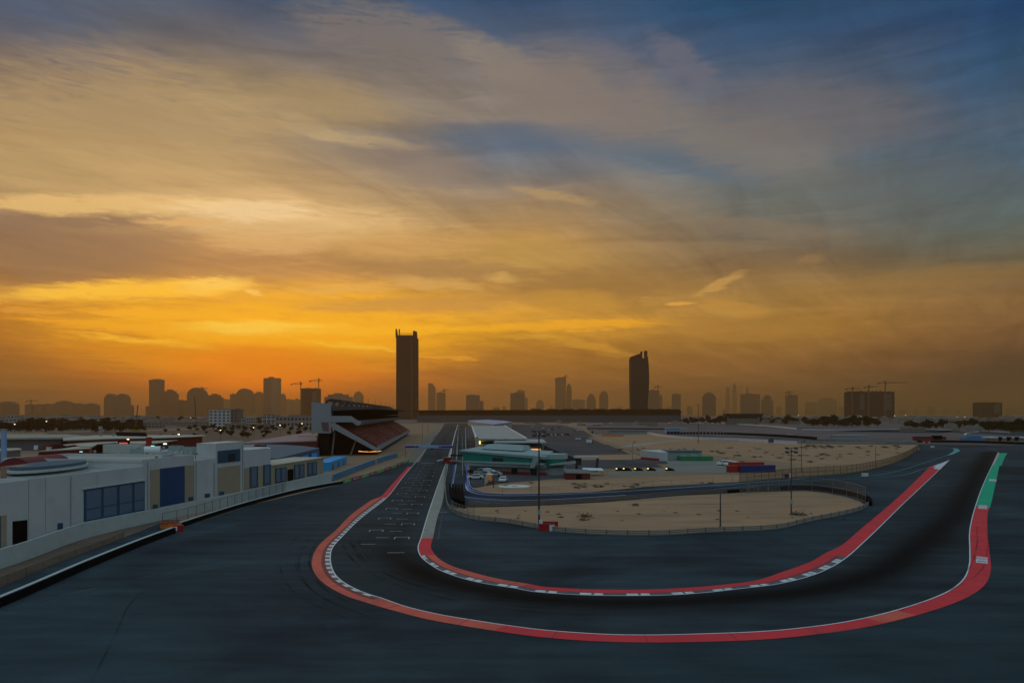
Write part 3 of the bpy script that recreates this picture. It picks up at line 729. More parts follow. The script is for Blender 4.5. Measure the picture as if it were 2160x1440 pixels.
sheet('far_town_ground', GL([(-200,911),(200,908),(560,900),(880,893),(930,893.5),(940,890.6),(1000,889),(1240,890),(1236,904),(1250,914),(1300,918),(1362,914.5),(1455,926),(1540,929.5),(1700,935),(1936,937),(2160,939),(2400,944),(2300,876),(-200,876)]), .03, M['mauve'], kind='structure')
sheet('scrub_bank', GL([(60,935),(300,934),(500,938),(640,930),(660,915),(680,903),(560,901),(300,909),(100,912)]), .045, M['earth'], kind='structure')
# far loops of the circuit
far = MB()
def road(pts, wd, m, z=.06, mb=far):
    L = resample(GL(pts), 12); n = normals(L); strip(mb, L, n, -wd/2, wd/2, z, m)
road([(1440,918),(1500,920),(1600,922),(1700,927),(1800,930),(1935,934)], 34, M['asph2'])
road([(1860,912),(1920,908),(2000,908),(2080,911),(2160,914),(2400,925)], 120, M['asph'])
road([(1240,893),(1400,896),(1560,898),(1700,903),(1860,909)], 60, M['asph2'])
far.build('far_circuit', kind='structure')
wh = MB()
for pts, wd in (([(2038,905.5),(2060,907),(2062,910),(2040,913),(2035,917)], 2), ([(1122,896),(1190,896.4),(1230,896)], 3)):
    road(pts, wd, M['kwhite'], .08, wh)
wh.build('far_white_kerbs', kind='structure')
# the left road verge of the start straight
vg = MB(); Lr = resample(GL([(868,975),(890,945),(905,925),(922,903),(930,896)]), 10); nn = normals(Lr)
strip(vg, Lr, nn, -3.5, 3.5, .055, mat('verge_brown', (.20,.165,.125), .9, var=.3))
strip(vg, resample(GL([(845,960),(880,930),(900,912),(915,897)]), 10), nn, -1, 9, .05, M['concd']) if False else None
vg.build('start_straight_verge', kind='structure')
# ================================================================ left side: white workshop building, walls, barriers
XA, SL = -101.0, 0.1408                       # facade line: x = XA + SL * y
def FD(px, off=0.0):
    r = (px - CX) / F; return (XA + off) / (r - SL)
def FPt(px, py, off=0.0):
    d = FD(px, off); return Vector(((px - CX) / F * d, d, H - (py - YH) * d / F))
def FB(y, back=0.0, z=0.0):                   # point on the facade line at distance y, 'back' metres behind it
    return Vector((XA + SL * y - back * .99, y + back * .139, z))
def block(mb, px0, px1, z, m, back=0.0, depth=34.0, z0=0.0, mt=None, y0=None, y1=None):
    ya = FD(px0) if y0 is None else y0; yb = FD(px1) if y1 is None else y1
    o = [FB(ya, back), FB(yb, back), FB(yb, back + depth), FB(ya, back + depth)]
    mb.prism([(p.x, p.y) for p in o], z0, z, m, mt)
def parapet(mb, px0, px1, z, m, depth=34.0, h=.7, back=0.0, y0=None):
    ya = FD(px0) if y0 is None else y0; yb = FD(px1)
    P = [FB(ya, back+.15, z), FB(yb, back+.15, z), FB(yb, back + depth-.15, z), FB(ya, back + depth-.15, z)]
    up = Vector((0, 0, h/2))
    for a, b in zip(P, P[1:] + P[:1]): mb.bar(a + up, b + up, .3, h, m)
root = empty('workshop_building', (-80, 110, 0), 'long white rendered workshop building with blue windows beside the left run-off', 'building')
def part(mb, name, label=None):
    mb.v = [(v[0] + 80, v[1] - 110, v[2]) for v in mb.v]
    return mb.build(name, root, label)
W = M['wall']
w_ = MB()
def zt(px, py): return FPt(px, py).z
ZA, ZB, ZC, ZD, ZT, ZE, ZF = 11.55, zt(150, 1000), zt(380, 961), zt(432, 969), zt(485, 932.5), 12.5, zt(640, 972)
block(w_, 0, 60, ZA - .7, W, y0=62, depth=9, mt=M['roof']); parapet(w_, 0, 60, ZA - .7, W, y0=62, depth=9)
block(w_, 60.3, 302, ZB - .7, W, mt=M['roof']); parapet(w_, 60.3, 302, ZB - .7, W)
block(w_, 302.3, 409, ZC - .6, W, mt=M['roof']); parapet(w_, 302.3, 409, ZC - .6, W, h=.6)
block(w_, 409.3, 455, ZD, W, mt=M['roof']); block(w_, 455.3, 514, ZT, W, depth=5.3)
block(w_, 455.3, 514, ZD, W, back=5.35, depth=28, mt=M['roof'])
block(w_, 514.3, 566, ZE - .5, W, mt=M['roof'], depth=26); parapet(w_, 514.3, 566, ZE - .5, W, h=.9, depth=26)
part(w_, 'wall')
c_ = MB(); q = FB(FD(566), 8.2); c_.cyl((q.x, q.y, 0), 8, 8, ZE + .3, W, 28); part(c_, 'rounded_bay')
f_ = MB(); block(f_, 572, 682.5, ZF, M['beige'], depth=11, mt=M['cream']); block(f_, 572, 682.8, ZF + .25, M['cream'], back=-.2, depth=11.4, z0=ZF + .003); part(f_, 'low_wing', 'low beige wing with tall windows at the far end')
def fquad(mb, q, m, off=.02, th=.12):       # panel standing proud of the facade; q = TL, TR, BR, BL (sighted)
    a = [FPt(x, y, off + th) for x, y in (q[3], q[2], q[1], q[0])]
    n = Vector((-.99, .139, 0)) * th
    mb.hexa([a[0], a[1], a[1] + n, a[0] + n, a[3], a[2], a[2] + n, a[3] + n], m)
def edge_y(q, x, top=True):
    (xa, ya), (xb, yb) = (q[0], q[1]) if top else (q[3], q[2]); return ya + (yb - ya) * (x - xa) / (xb - xa)
# big four-bay window
q = [(177.5,1032.5),(305.5,1013.8),(305.5,1077),(177.5,1102)]
fr_ = MB(); fquad(fr_, q, M['frame'], .0, .1); wf = part(fr_, 'window')
gl = MB()
for xa, xb in ((182.5,213),(219,246.5),(252.5,278.5),(284,304.5)):
    for ta, tb_ in ((.05, .60), (.64, .94)):
        def yy(x, t): return edge_y(q, x) + (edge_y(q, x, False) - edge_y(q, x)) * t
        fquad(gl, [(xa, yy(xa, ta)), (xb, yy(xb, ta)), (xb, yy(xb, tb_)), (xa, yy(xa, tb_))], M['glass'], .1, .05)
g_ = part(gl, 'glazing'); g_.parent = wf
def panel(name, q, m, off=0, th=.1, label=None):
    p = MB(); fquad(p, q, m, off, th); return part(p, name, label)
panel('cladding_panel', [(317.5,991),(337.3,988.3),(337.3,1071),(317.5,1073)], M['beige'])
panel('roller_door', [(337.6,988.2),(389.6,982),(389.6,1059),(337.6,1069)], M['dblue'])
panel('cladding_panel', [(389.9,982),(410,980),(410,1055),(389.9,1059)], M['beige'])
panel('cladding_panel', [(459.5,986),(507,980),(507,1037),(459.5,1044)], M['beige'])
wp = panel('window', [(459.5,951),(507,946),(507,972),(459.5,977)], M['frame'])
gp = panel('glazing', [(482,957),(497,955.5),(497,970),(482,972)], M['glassd'], .1, .05); gp.parent = wp
panel('cladding_panel', [(515.5,987),(571,979),(571,1024),(515.5,1034)], M['beige'])
for a, b, t0, t1, u0, u1 in ((527,544.5,984.5,982.5,1029,1026.5),(555.5,571.5,980.5,978.5,1024,1021),(581,605,987,984,1019,1015),(621,642.5,980,977.5,1011,1006.5),(649,669,975.5,973,1004,1001)):
    ww = panel('window', [(a,t0),(b,t1),(b,u1),(a,u0)], M['frame'], .1)
    n_ = 1 if b - a < 19 else 2; s_ = (b - a) / n_; gg = MB()
    for k_ in range(n_):
        xa, xb = a + s_ * k_ + s_ * .2, a + s_ * (k_ + 1) - s_ * .2
        lt = lambda x: t0 + (t1 - t0) * (x - a) / (b - a); lb = lambda x: u0 + (u1 - u0) * (x - a) / (b - a)
        fquad(gg, [(xa, lt(xa) + 2), (xb, lt(xb) + 2), (xb, lb(xb) - 2.5), (xa, lb(xa) - 2.5)], M['glass'], .2, .05)
    gg = part(gg, 'glazing'); gg.parent = ww
panel('door', [(607.5,990),(619,988.5),(619,1012),(607.5,1014)], M['black'], .1)
panel('door', [(27.5,1099),(58,1096),(58,1148),(27.5,1155)], M['black'])
panel('roller_door', [(-14,1089),(1.5,1087),(1.5,1155),(-14,1160)], M['dblue']); panel('cladding_panel', [(2,1087),(14.5,1085),(14.5,1150),(2,1155)], M['beige'])
for x, y in ((124,1103),(324,1064),(399,1048),(434,1041),(464,1036.5)): panel('wall_vent', [(x,y),(x+9,y-1),(x+9,y+12 if x < 200 else y+7),(x,y+13 if x < 200 else y+8)], M['frame'], .02, .25)
random.seed(15)
for px, py0, py1 in ((150,1004,1118),(312,973,1078),(414,975,1058),(452,975,1049),(512,938,1036)):
    pp = MB(); a_, b_ = FPt(px, py0, .12), FPt(px, py1, .12); pp.bar((a_.x, a_.y, max(0, b_.z)), a_, .14, .14, M['greyclad']); part(pp, 'downpipe')
for px, py0, py1, w2 in ((96,1009,1120,0),(205,997,1104,0),(60,1012,1130,0)):
    pp = MB(); a_, b_ = FPt(px, py0, .012), FPt(px, py1, .012); pp.bar((a_.x, a_.y, max(0, b_.z)), a_, .05, .03, M['concd']); part(pp, 'panel_joint')
pp = MB(); fquad(pp, [(175,1101.5),(308,1076),(308,1078.5),(175,1104)], M['wall2'], 0, .28); part(pp, 'window_sill')
pp = MB(); fquad(pp, [(175,1030.5),(308,1011),(308,1013.2),(175,1032.8)], M['wall2'], 0, .28); part(pp, 'window_head')
# things on the roof
def rbox(name, px, py, z, sx, sy, sz, m, label, cat, group=None, feet=False, cylm=None):
    p = G(px, py, z); b = MB()
    if cylm: b.bar((-sx/2, 0, sz/2), (sx/2, 0, sz/2), sz, sz, m)
    b.box(-sx/2, sx/2, -sy/2, sy/2, .35 if feet else 0, sz, m)
    o = b.build(name, None, label, cat, group, loc=(p.x, p.y, z + .004))
    o.rotation_euler.z = -SL
    if feet:
        for x in (-1, 1):
            for y in (-1, 1): f = MB(); f.box(x*(sx/2-.1)-.08, x*(sx/2-.1)+.08, y*(sy/2-.1)-.08, y*(sy/2-.1)+.08, 0, .35, M['dsteel']); f.build('leg', o)
        f = MB(); f.cyl((0, 0, sz), min(sx, sy)*.32, min(sx, sy)*.32, .12, M['dsteel'], 14); f.build('fan', o)
    return o
ZR = ZB - .7
rbox('roof_hut', 38, 1008, ZA-.7, 4.2, 3.5, 2.3, mat('terracotta_render', (.36,.20,.14), .9), 'pink brown stair head box at the near end of the white roof', 'roof hut')
sk_ = MB()
oc = G(106, 999, ZR); N = 32
el = [(12*math.cos(2*math.pi*k_/N), 4.8*math.sin(2*math.pi*k_/N)) for k_ in range(N)]
sk_.prism(el, 0, 1.5, M['wall2']); sk2 = MB(); sk2.prism([(x*.95, y*.95) for x, y in el], 1.5, 2.1, M['blueroof'])
so = sk_.build('skylight_drum', None, 'flat oval blue grey rooftop skylight drum on the white building', 'skylight', loc=(oc.x, oc.y, ZR + .004)); so.rotation_euler.z = R(97); 
sk2.build('cap', so); sk3 = MB(); sk3.prism([(x*1.002, y*1.01) for x, y in el], .5, 1.0, M['glassd']); sk3.build('ribbon_window', so)
p_ = MB(); pr = G(120, 975, ZR)
rbox('parapet_block', 140, 981, ZR, 9, 5, 1.0, M['wall2'], 'low white plinth behind the oval skylight drum', 'plinth')
rbox('roof_ramp', 228, 971, ZR, 15, 4.5, .8, M['wall2'], 'long white roof ramp slab with dark slots under its edge', 'roof slab')
rbox('plant_screen', 262, 955, ZR, 12, 3, 2.6, M['wall2'], 'tall white plant screen box left of the roof tank', 'plant screen')
rbox('air_conditioner', 212, 983.5, ZR, 2.4, 1.3, 1.1, M['greyclad'], 'grey air conditioner beside the oval skylight, nearest the roof edge', 'air conditioner', 'rooftop air conditioners', True)
rbox('air_conditioner', 292, 962, ZR, 3.8, 1.8, 2.2, M['tealroof'], 'pale blue rooftop unit standing on dark legs', 'air conditioner', 'rooftop air conditioners', True)
rbox('air_conditioner', 372, 953, ZC-.6, 3.2, 2.2, 1.7, M['tealroof'], 'pale green box unit at the end of the long duct', 'air conditioner', 'rooftop air conditioners', True)
rbox('air_conditioner', 402, 956, ZC-.6, 2.8, 2.2, 1.7, M['tealroof'], 'pale green rooftop unit nearest the tower of the white building', 'air conditioner', 'rooftop air conditioners', True)
rbox('air_conditioner', 523, 948, ZE-.5, 3, 2, 1.5, M['greyclad'], 'grey rooftop unit just behind the tower of the white building', 'air conditioner', 'rooftop air conditioners', True)
rbox('air_conditioner', 545, 946, ZE-.5, 4.5, 1.6, 1.3, M['dsteel'], 'dark rooftop condenser row beside the rounded bay', 'air conditioner', 'rooftop air conditioners', True)
for k_, (vx, vy) in enumerate(((170,976),(185,966),(232,979),(248,963),(330,968),(345,950),(388,951),(285,951),(200,957),(268,973))):
    vz = ZR if vx < 302 else ZC - .6; p = G(vx, vy, vz); b = MB(); b.cyl((0,0,0), .28, .28, .7, M['steel'], 10); o = b.build('roof_vent', None, 'small steel vent stub on the flat roof of the white building', 'roof vent', 'small roof vents', loc=(p.x, p.y, vz + .004)); b = MB(); b.cyl((0,0,.78), .5, .15, .25, M['greyclad'], 10); b.cyl((0,0,.7), .1, .1, .08, M['steel'], 6); b.build('cowl', o)
rbox('yellow_crate', 310, 962, ZR, 1.9, 1.2, 1.3, M['yellow'], 'yellow green crate on the white roof beside the round tank', 'crate')
tk = MB(); 
for k_ in range(12):
    a0_, a1_ = 2*math.pi*k_/12, 2*math.pi*(k_+1)/12
    tk.poly([(-1.9, 1.0*math.cos(a0_), 1.0+1.0*math.sin(a0_)), (1.9, 1.0*math.cos(a0_), 1.0+1.0*math.sin(a0_)), (1.9, 1.0*math.cos(a1_), 1.0+1.0*math.sin(a1_)), (-1.9, 1.0*math.cos(a1_), 1.0+1.0*math.sin(a1_))], M['carw'])
tk.poly([(1.9, math.cos(2*math.pi*k_/12), 1+math.sin(2*math.pi*k_/12)) for k_ in range(12)], M['greyclad']); tk.poly([(-1.9, math.cos(-2*math.pi*k_/12), 1+math.sin(-2*math.pi*k_/12)) for k_ in range(12)], M['greyclad'])
p = G(322, 957, ZC-.6); to_ = tk.build('roof_tank', None, 'white cylindrical tank lying on the roof beside a yellow crate', 'tank', loc=p); to_.rotation_euler.z = .3
for x in (-1.2, 1.2):
    s_ = MB(); s_.box(x-.15, x+.15, -.8, .8, -.1, .35, M['dsteel']); s_.build('saddle', to_)
for k_, (a, b, lb) in enumerate((((332,957),(366,955),'long low grey duct running from the tank to the green box unit'),((346,962),(372,958),'short dark green duct nearest the parapet of the white roof'))):
    A_, B_ = G(*a, ZC-.2), G(*b, ZC-.2); c = (A_ + B_) / 2; d_ = MB(); d_.bar(A_ - c, B_ - c, .9, .7, M['tealroof'] if k_ else M['greyclad'])
    do = d_.build('roof_duct', None, lb, 'duct', 'rooftop ducts', loc=c)
    e_ = MB(); e_.box(-.6, .6, -.6, .6, -.5, .5, M['greyclad']); e_.build('damper', do)
dsh = MB(); dsh.cyl((0,0,0), .08, .08, 1.2, M['dsteel']); p = FB(FD(430), 2.2, ZD); dsho = dsh.build('floodlight', None, 'small grey floodlight on a stub post at the foot of the roof penthouse', 'floodlight', loc=p)
dsh = MB(); dsh.box(-.5,.5,-.15,.15,1.2,1.75,M['steel']); dsh.build('lamp_head', dsho)
# boundary wall
WL = [(105, -76.4-5, 2.9), (131, -79.5, 2.9), (152, -76.5, 2.8), (187, -67.5, 3.2), (230, -58.6, 3.9)]
WL = [(62, -80, 2.9), (105, -75.9, 2.95), (131, -78.6, 2.95), (152, -75.9, 2.7), (187, -67.6, 3.25), (231, -58.9, 3.9)]
wl_ = resample([(x, y) for y, x, z in WL], 4)
def hz(y):
    for (a, _, za), (b, _, zb) in zip(WL, WL[1:]):
        if y <= b: return za + (zb - za) * max(0, (y - a)) / (b - a)
    return WL[-1][2]
bw = MB(); nb_ = normals(wl_); cp = MB()
for i in range(len(wl_) - 1):
    p, q_ = wl_[i], wl_[i+1]; n, n2 = nb_[i] * .15, nb_[i+1] * .15; a, b = hz(p.y), hz(q_.y)
    bw.hexa([(*(p+n),0),(*(p-n),0),(*(q_-n2),0),(*(q_+n2),0),(*(p+n),a),(*(p-n),a),(*(q_-n2),b),(*(q_+n2),b)], M['wall2'])
bo = bw.build('boundary_wall', None, 'long low white boundary wall running in front of the white building', 'wall')
# crash barriers with rubber face
def barrier(pts, label, h=1.0, name='crash_barrier', ext=None):
    L = GL(pts)
    if ext: L = [Vector(e) for e in ext] + L
    L = resample(L, 4); n = normals(L); r = empty(name, (L[0].x, L[0].y, 0), label, 'barrier')
    o = Vector((L[0].x, L[0].y)); L = [p - o for p in L]
    sgn = -1
    a, b = MB(), MB()
    for i in range(len(L) - 1):
        def pr(w0, w1, z0, z1, m, mb):
            p, q_ = L[i], L[i+1]; mb.hexa([(*(p+n[i]*w1),z0),(*(p+n[i]*w0),z0),(*(q_+n[i+1]*w0),z0),(*(q_+n[i+1]*w1),z0),(*(p+n[i]*w1),z1),(*(p+n[i]*w0),z1),(*(q_+n[i+1]*w0),z1),(*(q_+n[i+1]*w1),z1)], m)
        pr(-.35, 0, .0, h * .92, M['tyre'], a); pr(.003, .55, 0, h, M['wall2'], b)
    a.build('rubber_face', r); b.build('concrete_wall', r); return r
barrier([(0,1279),(183,1198),(306,1147),(367,1124)], 'nearest crash barrier, black rubber face and white top, bottom left', 1.15, ext=[(-58.2, 30)])
barrier([(383,1110.5),(460,1085),(535,1062),(640,1035),(722,1019.5)], 'crash barrier with black rubber face under the wire debris fence', .95)
def fence(name, L, h, sp, label, mm, pm, z0=0.0, rails=(1.0,), pr=.05, lean=0.0, group=None, rm=None, cap=110):
    """posts (each a part), a wire panel, rails"""
    L = resample(L, sp); o = L[0]; r = empty(name, (o.x, o.y, 0), label, 'fence', group)
    n = normals(L); pm_ = MB(); pm_.cyl((0,0,0), pr, pr, h - z0, pm, 6); me = pm_.mesh('fence_post')
    for k_, p in enumerate(L[:cap]):
        q_ = bpy.data.objects.new('post', me); COL.objects.link(q_); q_.parent = r; q_.location = (p.x - o.x, p.y - o.y, z0)
    a, b = MB(), MB()
    for i in range(len(L) - 1):
        p, q_ = L[i] - o, L[i+1] - o
        if mm: a.poly([(p.x, p.y, z0 + .1), (q_.x, q_.y, z0 + .1), (q_.x, q_.y, h - .05), (p.x, p.y, h - .05)], mm)
        for t in rails:
            z = z0 + (h - z0) * t; b.bar((p.x, p.y, z), (q_.x, q_.y, z), pr * 1.3, pr * 1.3, rm or pm)
    if mm: a.build('wire_mesh', r)
    if rails: b.build('rail', r)
    return r
fence('debris_fence', GL([(343,1117),(383,1108),(460,1083),(535,1060.5),(640,1033.5),(697,1021)]), 3.3, 3.9, 'wire debris fence on thin posts in front of the white boundary wall', M['link'], M['dsteel'], .9, (1.0, .0), .05)
fence('garden_fence', GL([(-60,1266),(0,1238),(122,1190),(214,1156),(262,1136)]), 1.3, 4.5, 'low brown fence below the white wall at the far left', M['linkd'], M['brown'], 0, (1.0,), .04)
tp = MB(); 
def small(name, px, py, parts, label, cat, group=None, rz=0, z=0):
    """parts: (name, x0,x1,y0,y1,z0,z1,mat); the first is the thing's own mesh"""
    p = G(px, py); first = None
    for i, (nm, *bx) in enumerate(parts):
        b = MB(); b.box(*bx)
        if i == 0: first = b.build(name, None, label, cat, group, loc=(p.x, p.y, z)); first.rotation_euler.z = rz
        else: b.build(nm, first)
    return first
def textobj(name, s, size, m, parent, loc, rot, ext=.01):
    c = bpy.data.curves.new(name, 'FONT'); c.body = s; c.size = size; c.align_x = 'CENTER'; c.align_y = 'CENTER'; c.extrude = ext
    c.materials.append(m); tmp = bpy.data.objects.new('tmp', c); me = bpy.data.meshes.new_from_object(tmp); bpy.data.objects.remove(tmp); o = bpy.data.objects.new(name, me); COL.objects.link(o); o.parent = parent; o.location = loc; o.rotation_euler = rot; return o
small('marshal_board', 377, 1121, [('board', -.9, .9, -.3, .3, 0, 1.3, M['red']), ('plate', -.8, -.2, -.33, -.303, .25, 1.1, M['white'])], 'red block with a white plate between the two left crash barriers', 'marker board', rz=.2)
small('marshal_post', 357, 1113, [('body', -1.6, 1.6, -.9, .9, 0, 1.1, M['orange']), ('lid', -1.7, 1.7, -1, 1, 1.103, 1.2, M['red'])], 'orange marshal box behind the gap in the left crash barrier', 'marshal post', rz=.5)
# advertising hoardings along the left edge
bx_ = [(724,741,'lime'),(741.5,761.5,'pink'),(762,778,'lime'),(779,793.5,'pink'),(794,810,'lime'),(811,824,'pink'),(824.5,837,'lime'),(838,848.5,'pink'),(849,864,'lime')]
yb = lambda px: 1019.5 + (px - 722) * (971.5 - 1019.5) / (868 - 722) + 3.5 * math.sin((px-722)/146*math.pi)
ords = ['nearest', 'second', 'third', 'fourth', 'fifth', 'sixth', 'seventh', 'eighth', 'farthest']
for k_, (a, b, c) in enumerate(bx_):
    A_, B_ = G(a, yb(a)), G(b, yb(b)); mb = MB(); d_ = B_ - A_
    mb.bar((0, 0, .6), d_ + Vector((0, 0, .6)), .12, 1.2, M[c])
    o = mb.build('advertising_board', None, f"{'lime green' if c=='lime' else 'magenta red'} advertising board, {ords[k_]} of the row along the left run-off", 'hoarding', 'advertising boards along the left run-off', loc=A_)
    t = MB(); n = Vector((d_.y, -d_.x, 0)).normalized() * .075
    for s0, s1, z0, z1 in ((.2,.5,.45,.8),(.55,.62,.45,.8),(.66,.8,.5,.75)):
        P = d_ * s0 + n, d_ * s1 + n
        t.poly([P[0] + Vector((0,0,z0)), P[1] + Vector((0,0,z0)), P[1] + Vector((0,0,z1)), P[0] + Vector((0,0,z1))], M['kwhite'])
    t.build('lettering', o)
# blue hoardings
for k_, (pp, lb) in enumerate(((((702,1014),(748,995),(792,978)), 'blue hoarding running from the end of the white boundary wall'), (((795,977),(815,970),(838,963.5)), 'farther blue hoarding below the grandstand, nearest the gantry'))):
    L = resample(GL(pp), 6); o = L[0]; mb = MB(); cap_ = MB()
    for a, b in zip(L, L[1:]):
        a, b = (a - o).to_3d(), (b - o).to_3d(); mb.bar(a + Vector((0,0,1.05)), b + Vector((0,0,1.05)), .12, 2.1, M['hblue']); cap_.bar(a + Vector((0,0,2.15)), b + Vector((0,0,2.15)), .2, .1, M['ltblue'])
    ob = mb.build('blue_hoarding', None, lb, 'hoarding', 'blue hoardings', loc=(o.x, o.y, 0)); cap_.build('top_rail', ob)
fence('pedestrian_fence', GL([(722,1010),(770,990),(820,972),(860,957)]), 1.6, 5, 'grey wire fence between the blue hoarding and the coloured boards', M['link'], M['steel'], 0, (1.0,), .04)
# arched bright blue wall
aw = empty('arched_wall', G(694, 993), 'bright blue wall with three arched openings below the grandstand', 'wall')
A_, B_ = G(694, 993), G(732, 977.5); d_ = (B_ - A_); Ln = d_.length; d_.normalize(); ang = math.atan2(d_.y, d_.x)
aw.rotation_euler.z = ang
t = MB(); t.box(0, Ln, 0, 6, 0, 3.4, M['bright_blue']); t.build('wall', aw)
for k_ in range(3):
    c = Ln * (.2 + .3 * k_); hw = 2.4 if k_ else 2.2; pts = [(c-hw, .01), (c+hw, .01)] + [(c + hw*math.cos(a), 1.4 + 1.4*math.sin(a)) for a in [math.pi*j/10 for j in range(11)]]
    t = MB(); t.hexa([(0,0,0)]*8, M['glassd']) if False else None
    t.poly([(x, -.04, z) for x, z in pts], M['glassd']); t.build('archway', aw)
# hall with blue-grey roof behind the white building
hb = empty('event_hall', G(582, 967, 8), 'hall with a large pointed blue grey flat roof behind the low beige wing', 'building'); hb.location.z = 0
ho_ = [G(x, y, 8) - hb.location for x, y in ((498,936),(540,935.5),(600,937.5),(640,940.5),(673,944.5),(584,967),(498,958))]
t = MB(); t.prism([(p.x, p.y) for p in ho_], 0, 7.6, M['frame']); t.build('wall', hb)
t = MB(); t.prism([(p.x*1.01, p.y*1.01) for p in ho_], 7.603, 8.0, M['blueroof']); t.build('roof', hb)
for xa, xb in ((633,649),(656,668)):
    t = MB(); a, b = G(xa, 950.5 + (649-xa)*.2, 8) - hb.location, G(xb, 950.5 + (649-xb)*.2, 8) - hb.location
    t.bar((a.x+.5, a.y-1, 4), (b.x+.5, b.y-1, 4), .2, 5, M['bright_blue']); t.build('door', hb)
bh = empty('brown_hall', G(600, 930, 6), 'low brown hall with a lilac grey roof edge left of the grandstand foot', 'building'); bh.location.z = 0
ho_ = [G(x, y, 8.5) - bh.location for x, y in ((500,936),(560,926.5),(620,917),(652,912.5),(668,922),(668,930),(560,934))]
t = MB(); t.prism([(p.x, p.y) for p in ho_], 0, 8.2, M['dred']); t.build('wall', bh)
t = MB(); t.prism([(p.x*1.005, p.y*1.005) for p in ho_], 8.203, 8.8, mat('lilac_roof', (.20,.16,.19))); t.build('roof', bh)
# ================================================================ main grandstand
GD = (Vector((-113, 789, 0)) - Vector((-73.6, 390, 0))); GLn = GD.length; gdir = GD.normalized()
gs = empty('grandstand', (-73.6, 390, 0), 'big cantilevered grandstand with red seats and a trussed roof left of the start straight', 'grandstand')
gs.rotation_euler.z = math.atan2(gdir.y, gdir.x) - math.pi / 2     # local +y runs along the stand, x across (track side positive)
def gx(px, py): return ((px - CX) * .26 + 73.6, H - (py - YH) * .26)
def prof(mb, pts, y0, y1, m):
    i = len(mb.v); k = mb.mi(m); n = len(pts)
    for y in (y0, y1):
        for x, z in pts: mb.v.append((x, y, z))
    ar = sum(pts[j][0]*pts[(j+1)%n][1] - pts[(j+1)%n][0]*pts[j][1] for j in range(n))
    for j in range(n):
        f = (i+j, i+(j+1)%n, i+n+(j+1)%n, i+n+j); mb.f.append(f if ar > 0 else f[::-1]); mb.m.append(k)
    for tt in geometry.tessellate_polygon([[Vector((x, z, 0)) for x, z in pts]]):
        mb.f.append(tuple(i+q for q in tt)); mb.m.append(k); mb.f.append(tuple(i+n+q for q in tt[::-1])); mb.m.append(k)
gw = mat('grandstand_fascia', (.34, .34, .35), .9, spec=.05, var=.07, scale=.1)
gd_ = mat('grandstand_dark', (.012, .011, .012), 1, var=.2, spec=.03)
rake0, rake1 = gx(795, 945), gx(707, 893)
nr = 16; st = [(rake0[0], rake0[1])]
for k_ in range(nr):
    x = rake0[0] + (rake1[0] - rake0[0]) * (k_ + 1) / nr; z = rake0[1] + (rake1[1] - rake0[1]) * (k_ + 1) / nr
    st.append((st[-1][0], z)); st.append((x, z))
seatm = mat('red_seats_blocks', (.34, .022, .020), .6, var=.1, scale=.3)
def seat_nodes(m):
    nt = m.node_tree; b = pbsdf(m); src = b.inputs['Base Color'].links[0].from_socket
    v = nt.nodes.new('ShaderNodeTexVoronoi'); v.feature = 'F1'; v.inputs['Scale'].default_value = .8
    t = nt.nodes.new('ShaderNodeTexCoord'); mp = nt.nodes.new('ShaderNodeMapping'); mp.inputs['Scale'].default_value = (1.1, .55, .01); nt.links.new(t.outputs['Object'], mp.inputs[0]); nt.links.new(mp.outputs[0], v.inputs['Vector'])
    n = nt.nodes.new('ShaderNodeTexNoise'); n.inputs['Scale'].default_value = .035; n.inputs['Detail'].default_value = 3; nt.links.new(t.outputs['Object'], n.inputs['Vector'])
    a = nt.nodes.new('ShaderNodeSeparateColor'); nt.links.new(v.outputs['Color'], a.inputs[0])
    s = nt.nodes.new('ShaderNodeMath'); s.operation = 'MULTIPLY_ADD'; nt.links.new(n.outputs[0], s.inputs[0]); s.inputs[1].default_value = 2.4; s.inputs[2].default_value = -1.02
    l = nt.nodes.new('ShaderNodeMath'); l.operation = 'LESS_THAN'; nt.links.new(a.outputs[0], l.inputs[0]); nt.links.new(s.outputs[0], l.inputs[1])
    mx = nt.nodes.new('ShaderNodeMix'); mx.data_type = 'RGBA'; nt.links.new(l.outputs[0], mx.inputs[0]); nt.links.new(src, mx.inputs[6]); mx.inputs[7].default_value = (.34, .25, .25, 1); nt.links.new(mx.outputs[2], b.inputs['Base Color'])
seat_nodes(seatm)
t = MB(); prof(t, st + [(rake1[0], rake1[1] - 1.5), (rake0[0], rake0[1] - 1.0)], 1.2, GLn - 1.2, M['seat']); 
t.m = [t.mi(gd_)] * len(t.f); t.build('terrace', gs)
t = MB(); dx = (rake1[0] - rake0[0]) / nr
for k_ in range(nr):                       # seat rows
    z = rake0[1] + (rake1[1] - rake0[1]) * (k_ + 1) / nr; x = rake0[0] + dx * k_
    prof(t, [(x + dx*.25, z + .003), (x + dx*.25, z + .42), (x + dx*.55, z + .42), (x + dx*.62, z + .75), (x + dx*.74, z + .75), (x + dx*.66, z + .003)], 2.0, GLn - 2.0, seatm)
so_ = t.build('seating', gs); so_['kind'] = 'stuff'
for k_ in range(10):
    t = MB(); y = 20 + k_ * 40; n_ = (rake0[1] - rake1[1]); prof(t, [(rake0[0]-.3, rake0[1]+1.35), (rake0[0]-.3, rake0[1]+1.2), (rake1[0], rake1[1]+1.0), (rake1[0], rake1[1]+1.15)][::-1], y, y + 1.6, M['concd']); t.build('aisle', gs)
for y0, y1 in ((0, 1.1), (GLn - 1.1, GLn)):
    t = MB(); prof(t, [gx(799, 946.5), gx(792, 951), gx(706.5, 905), gx(700, 900), gx(700, 891.5), gx(707, 891.5)], y0, y1, gw); t.build('raker_beam', gs)
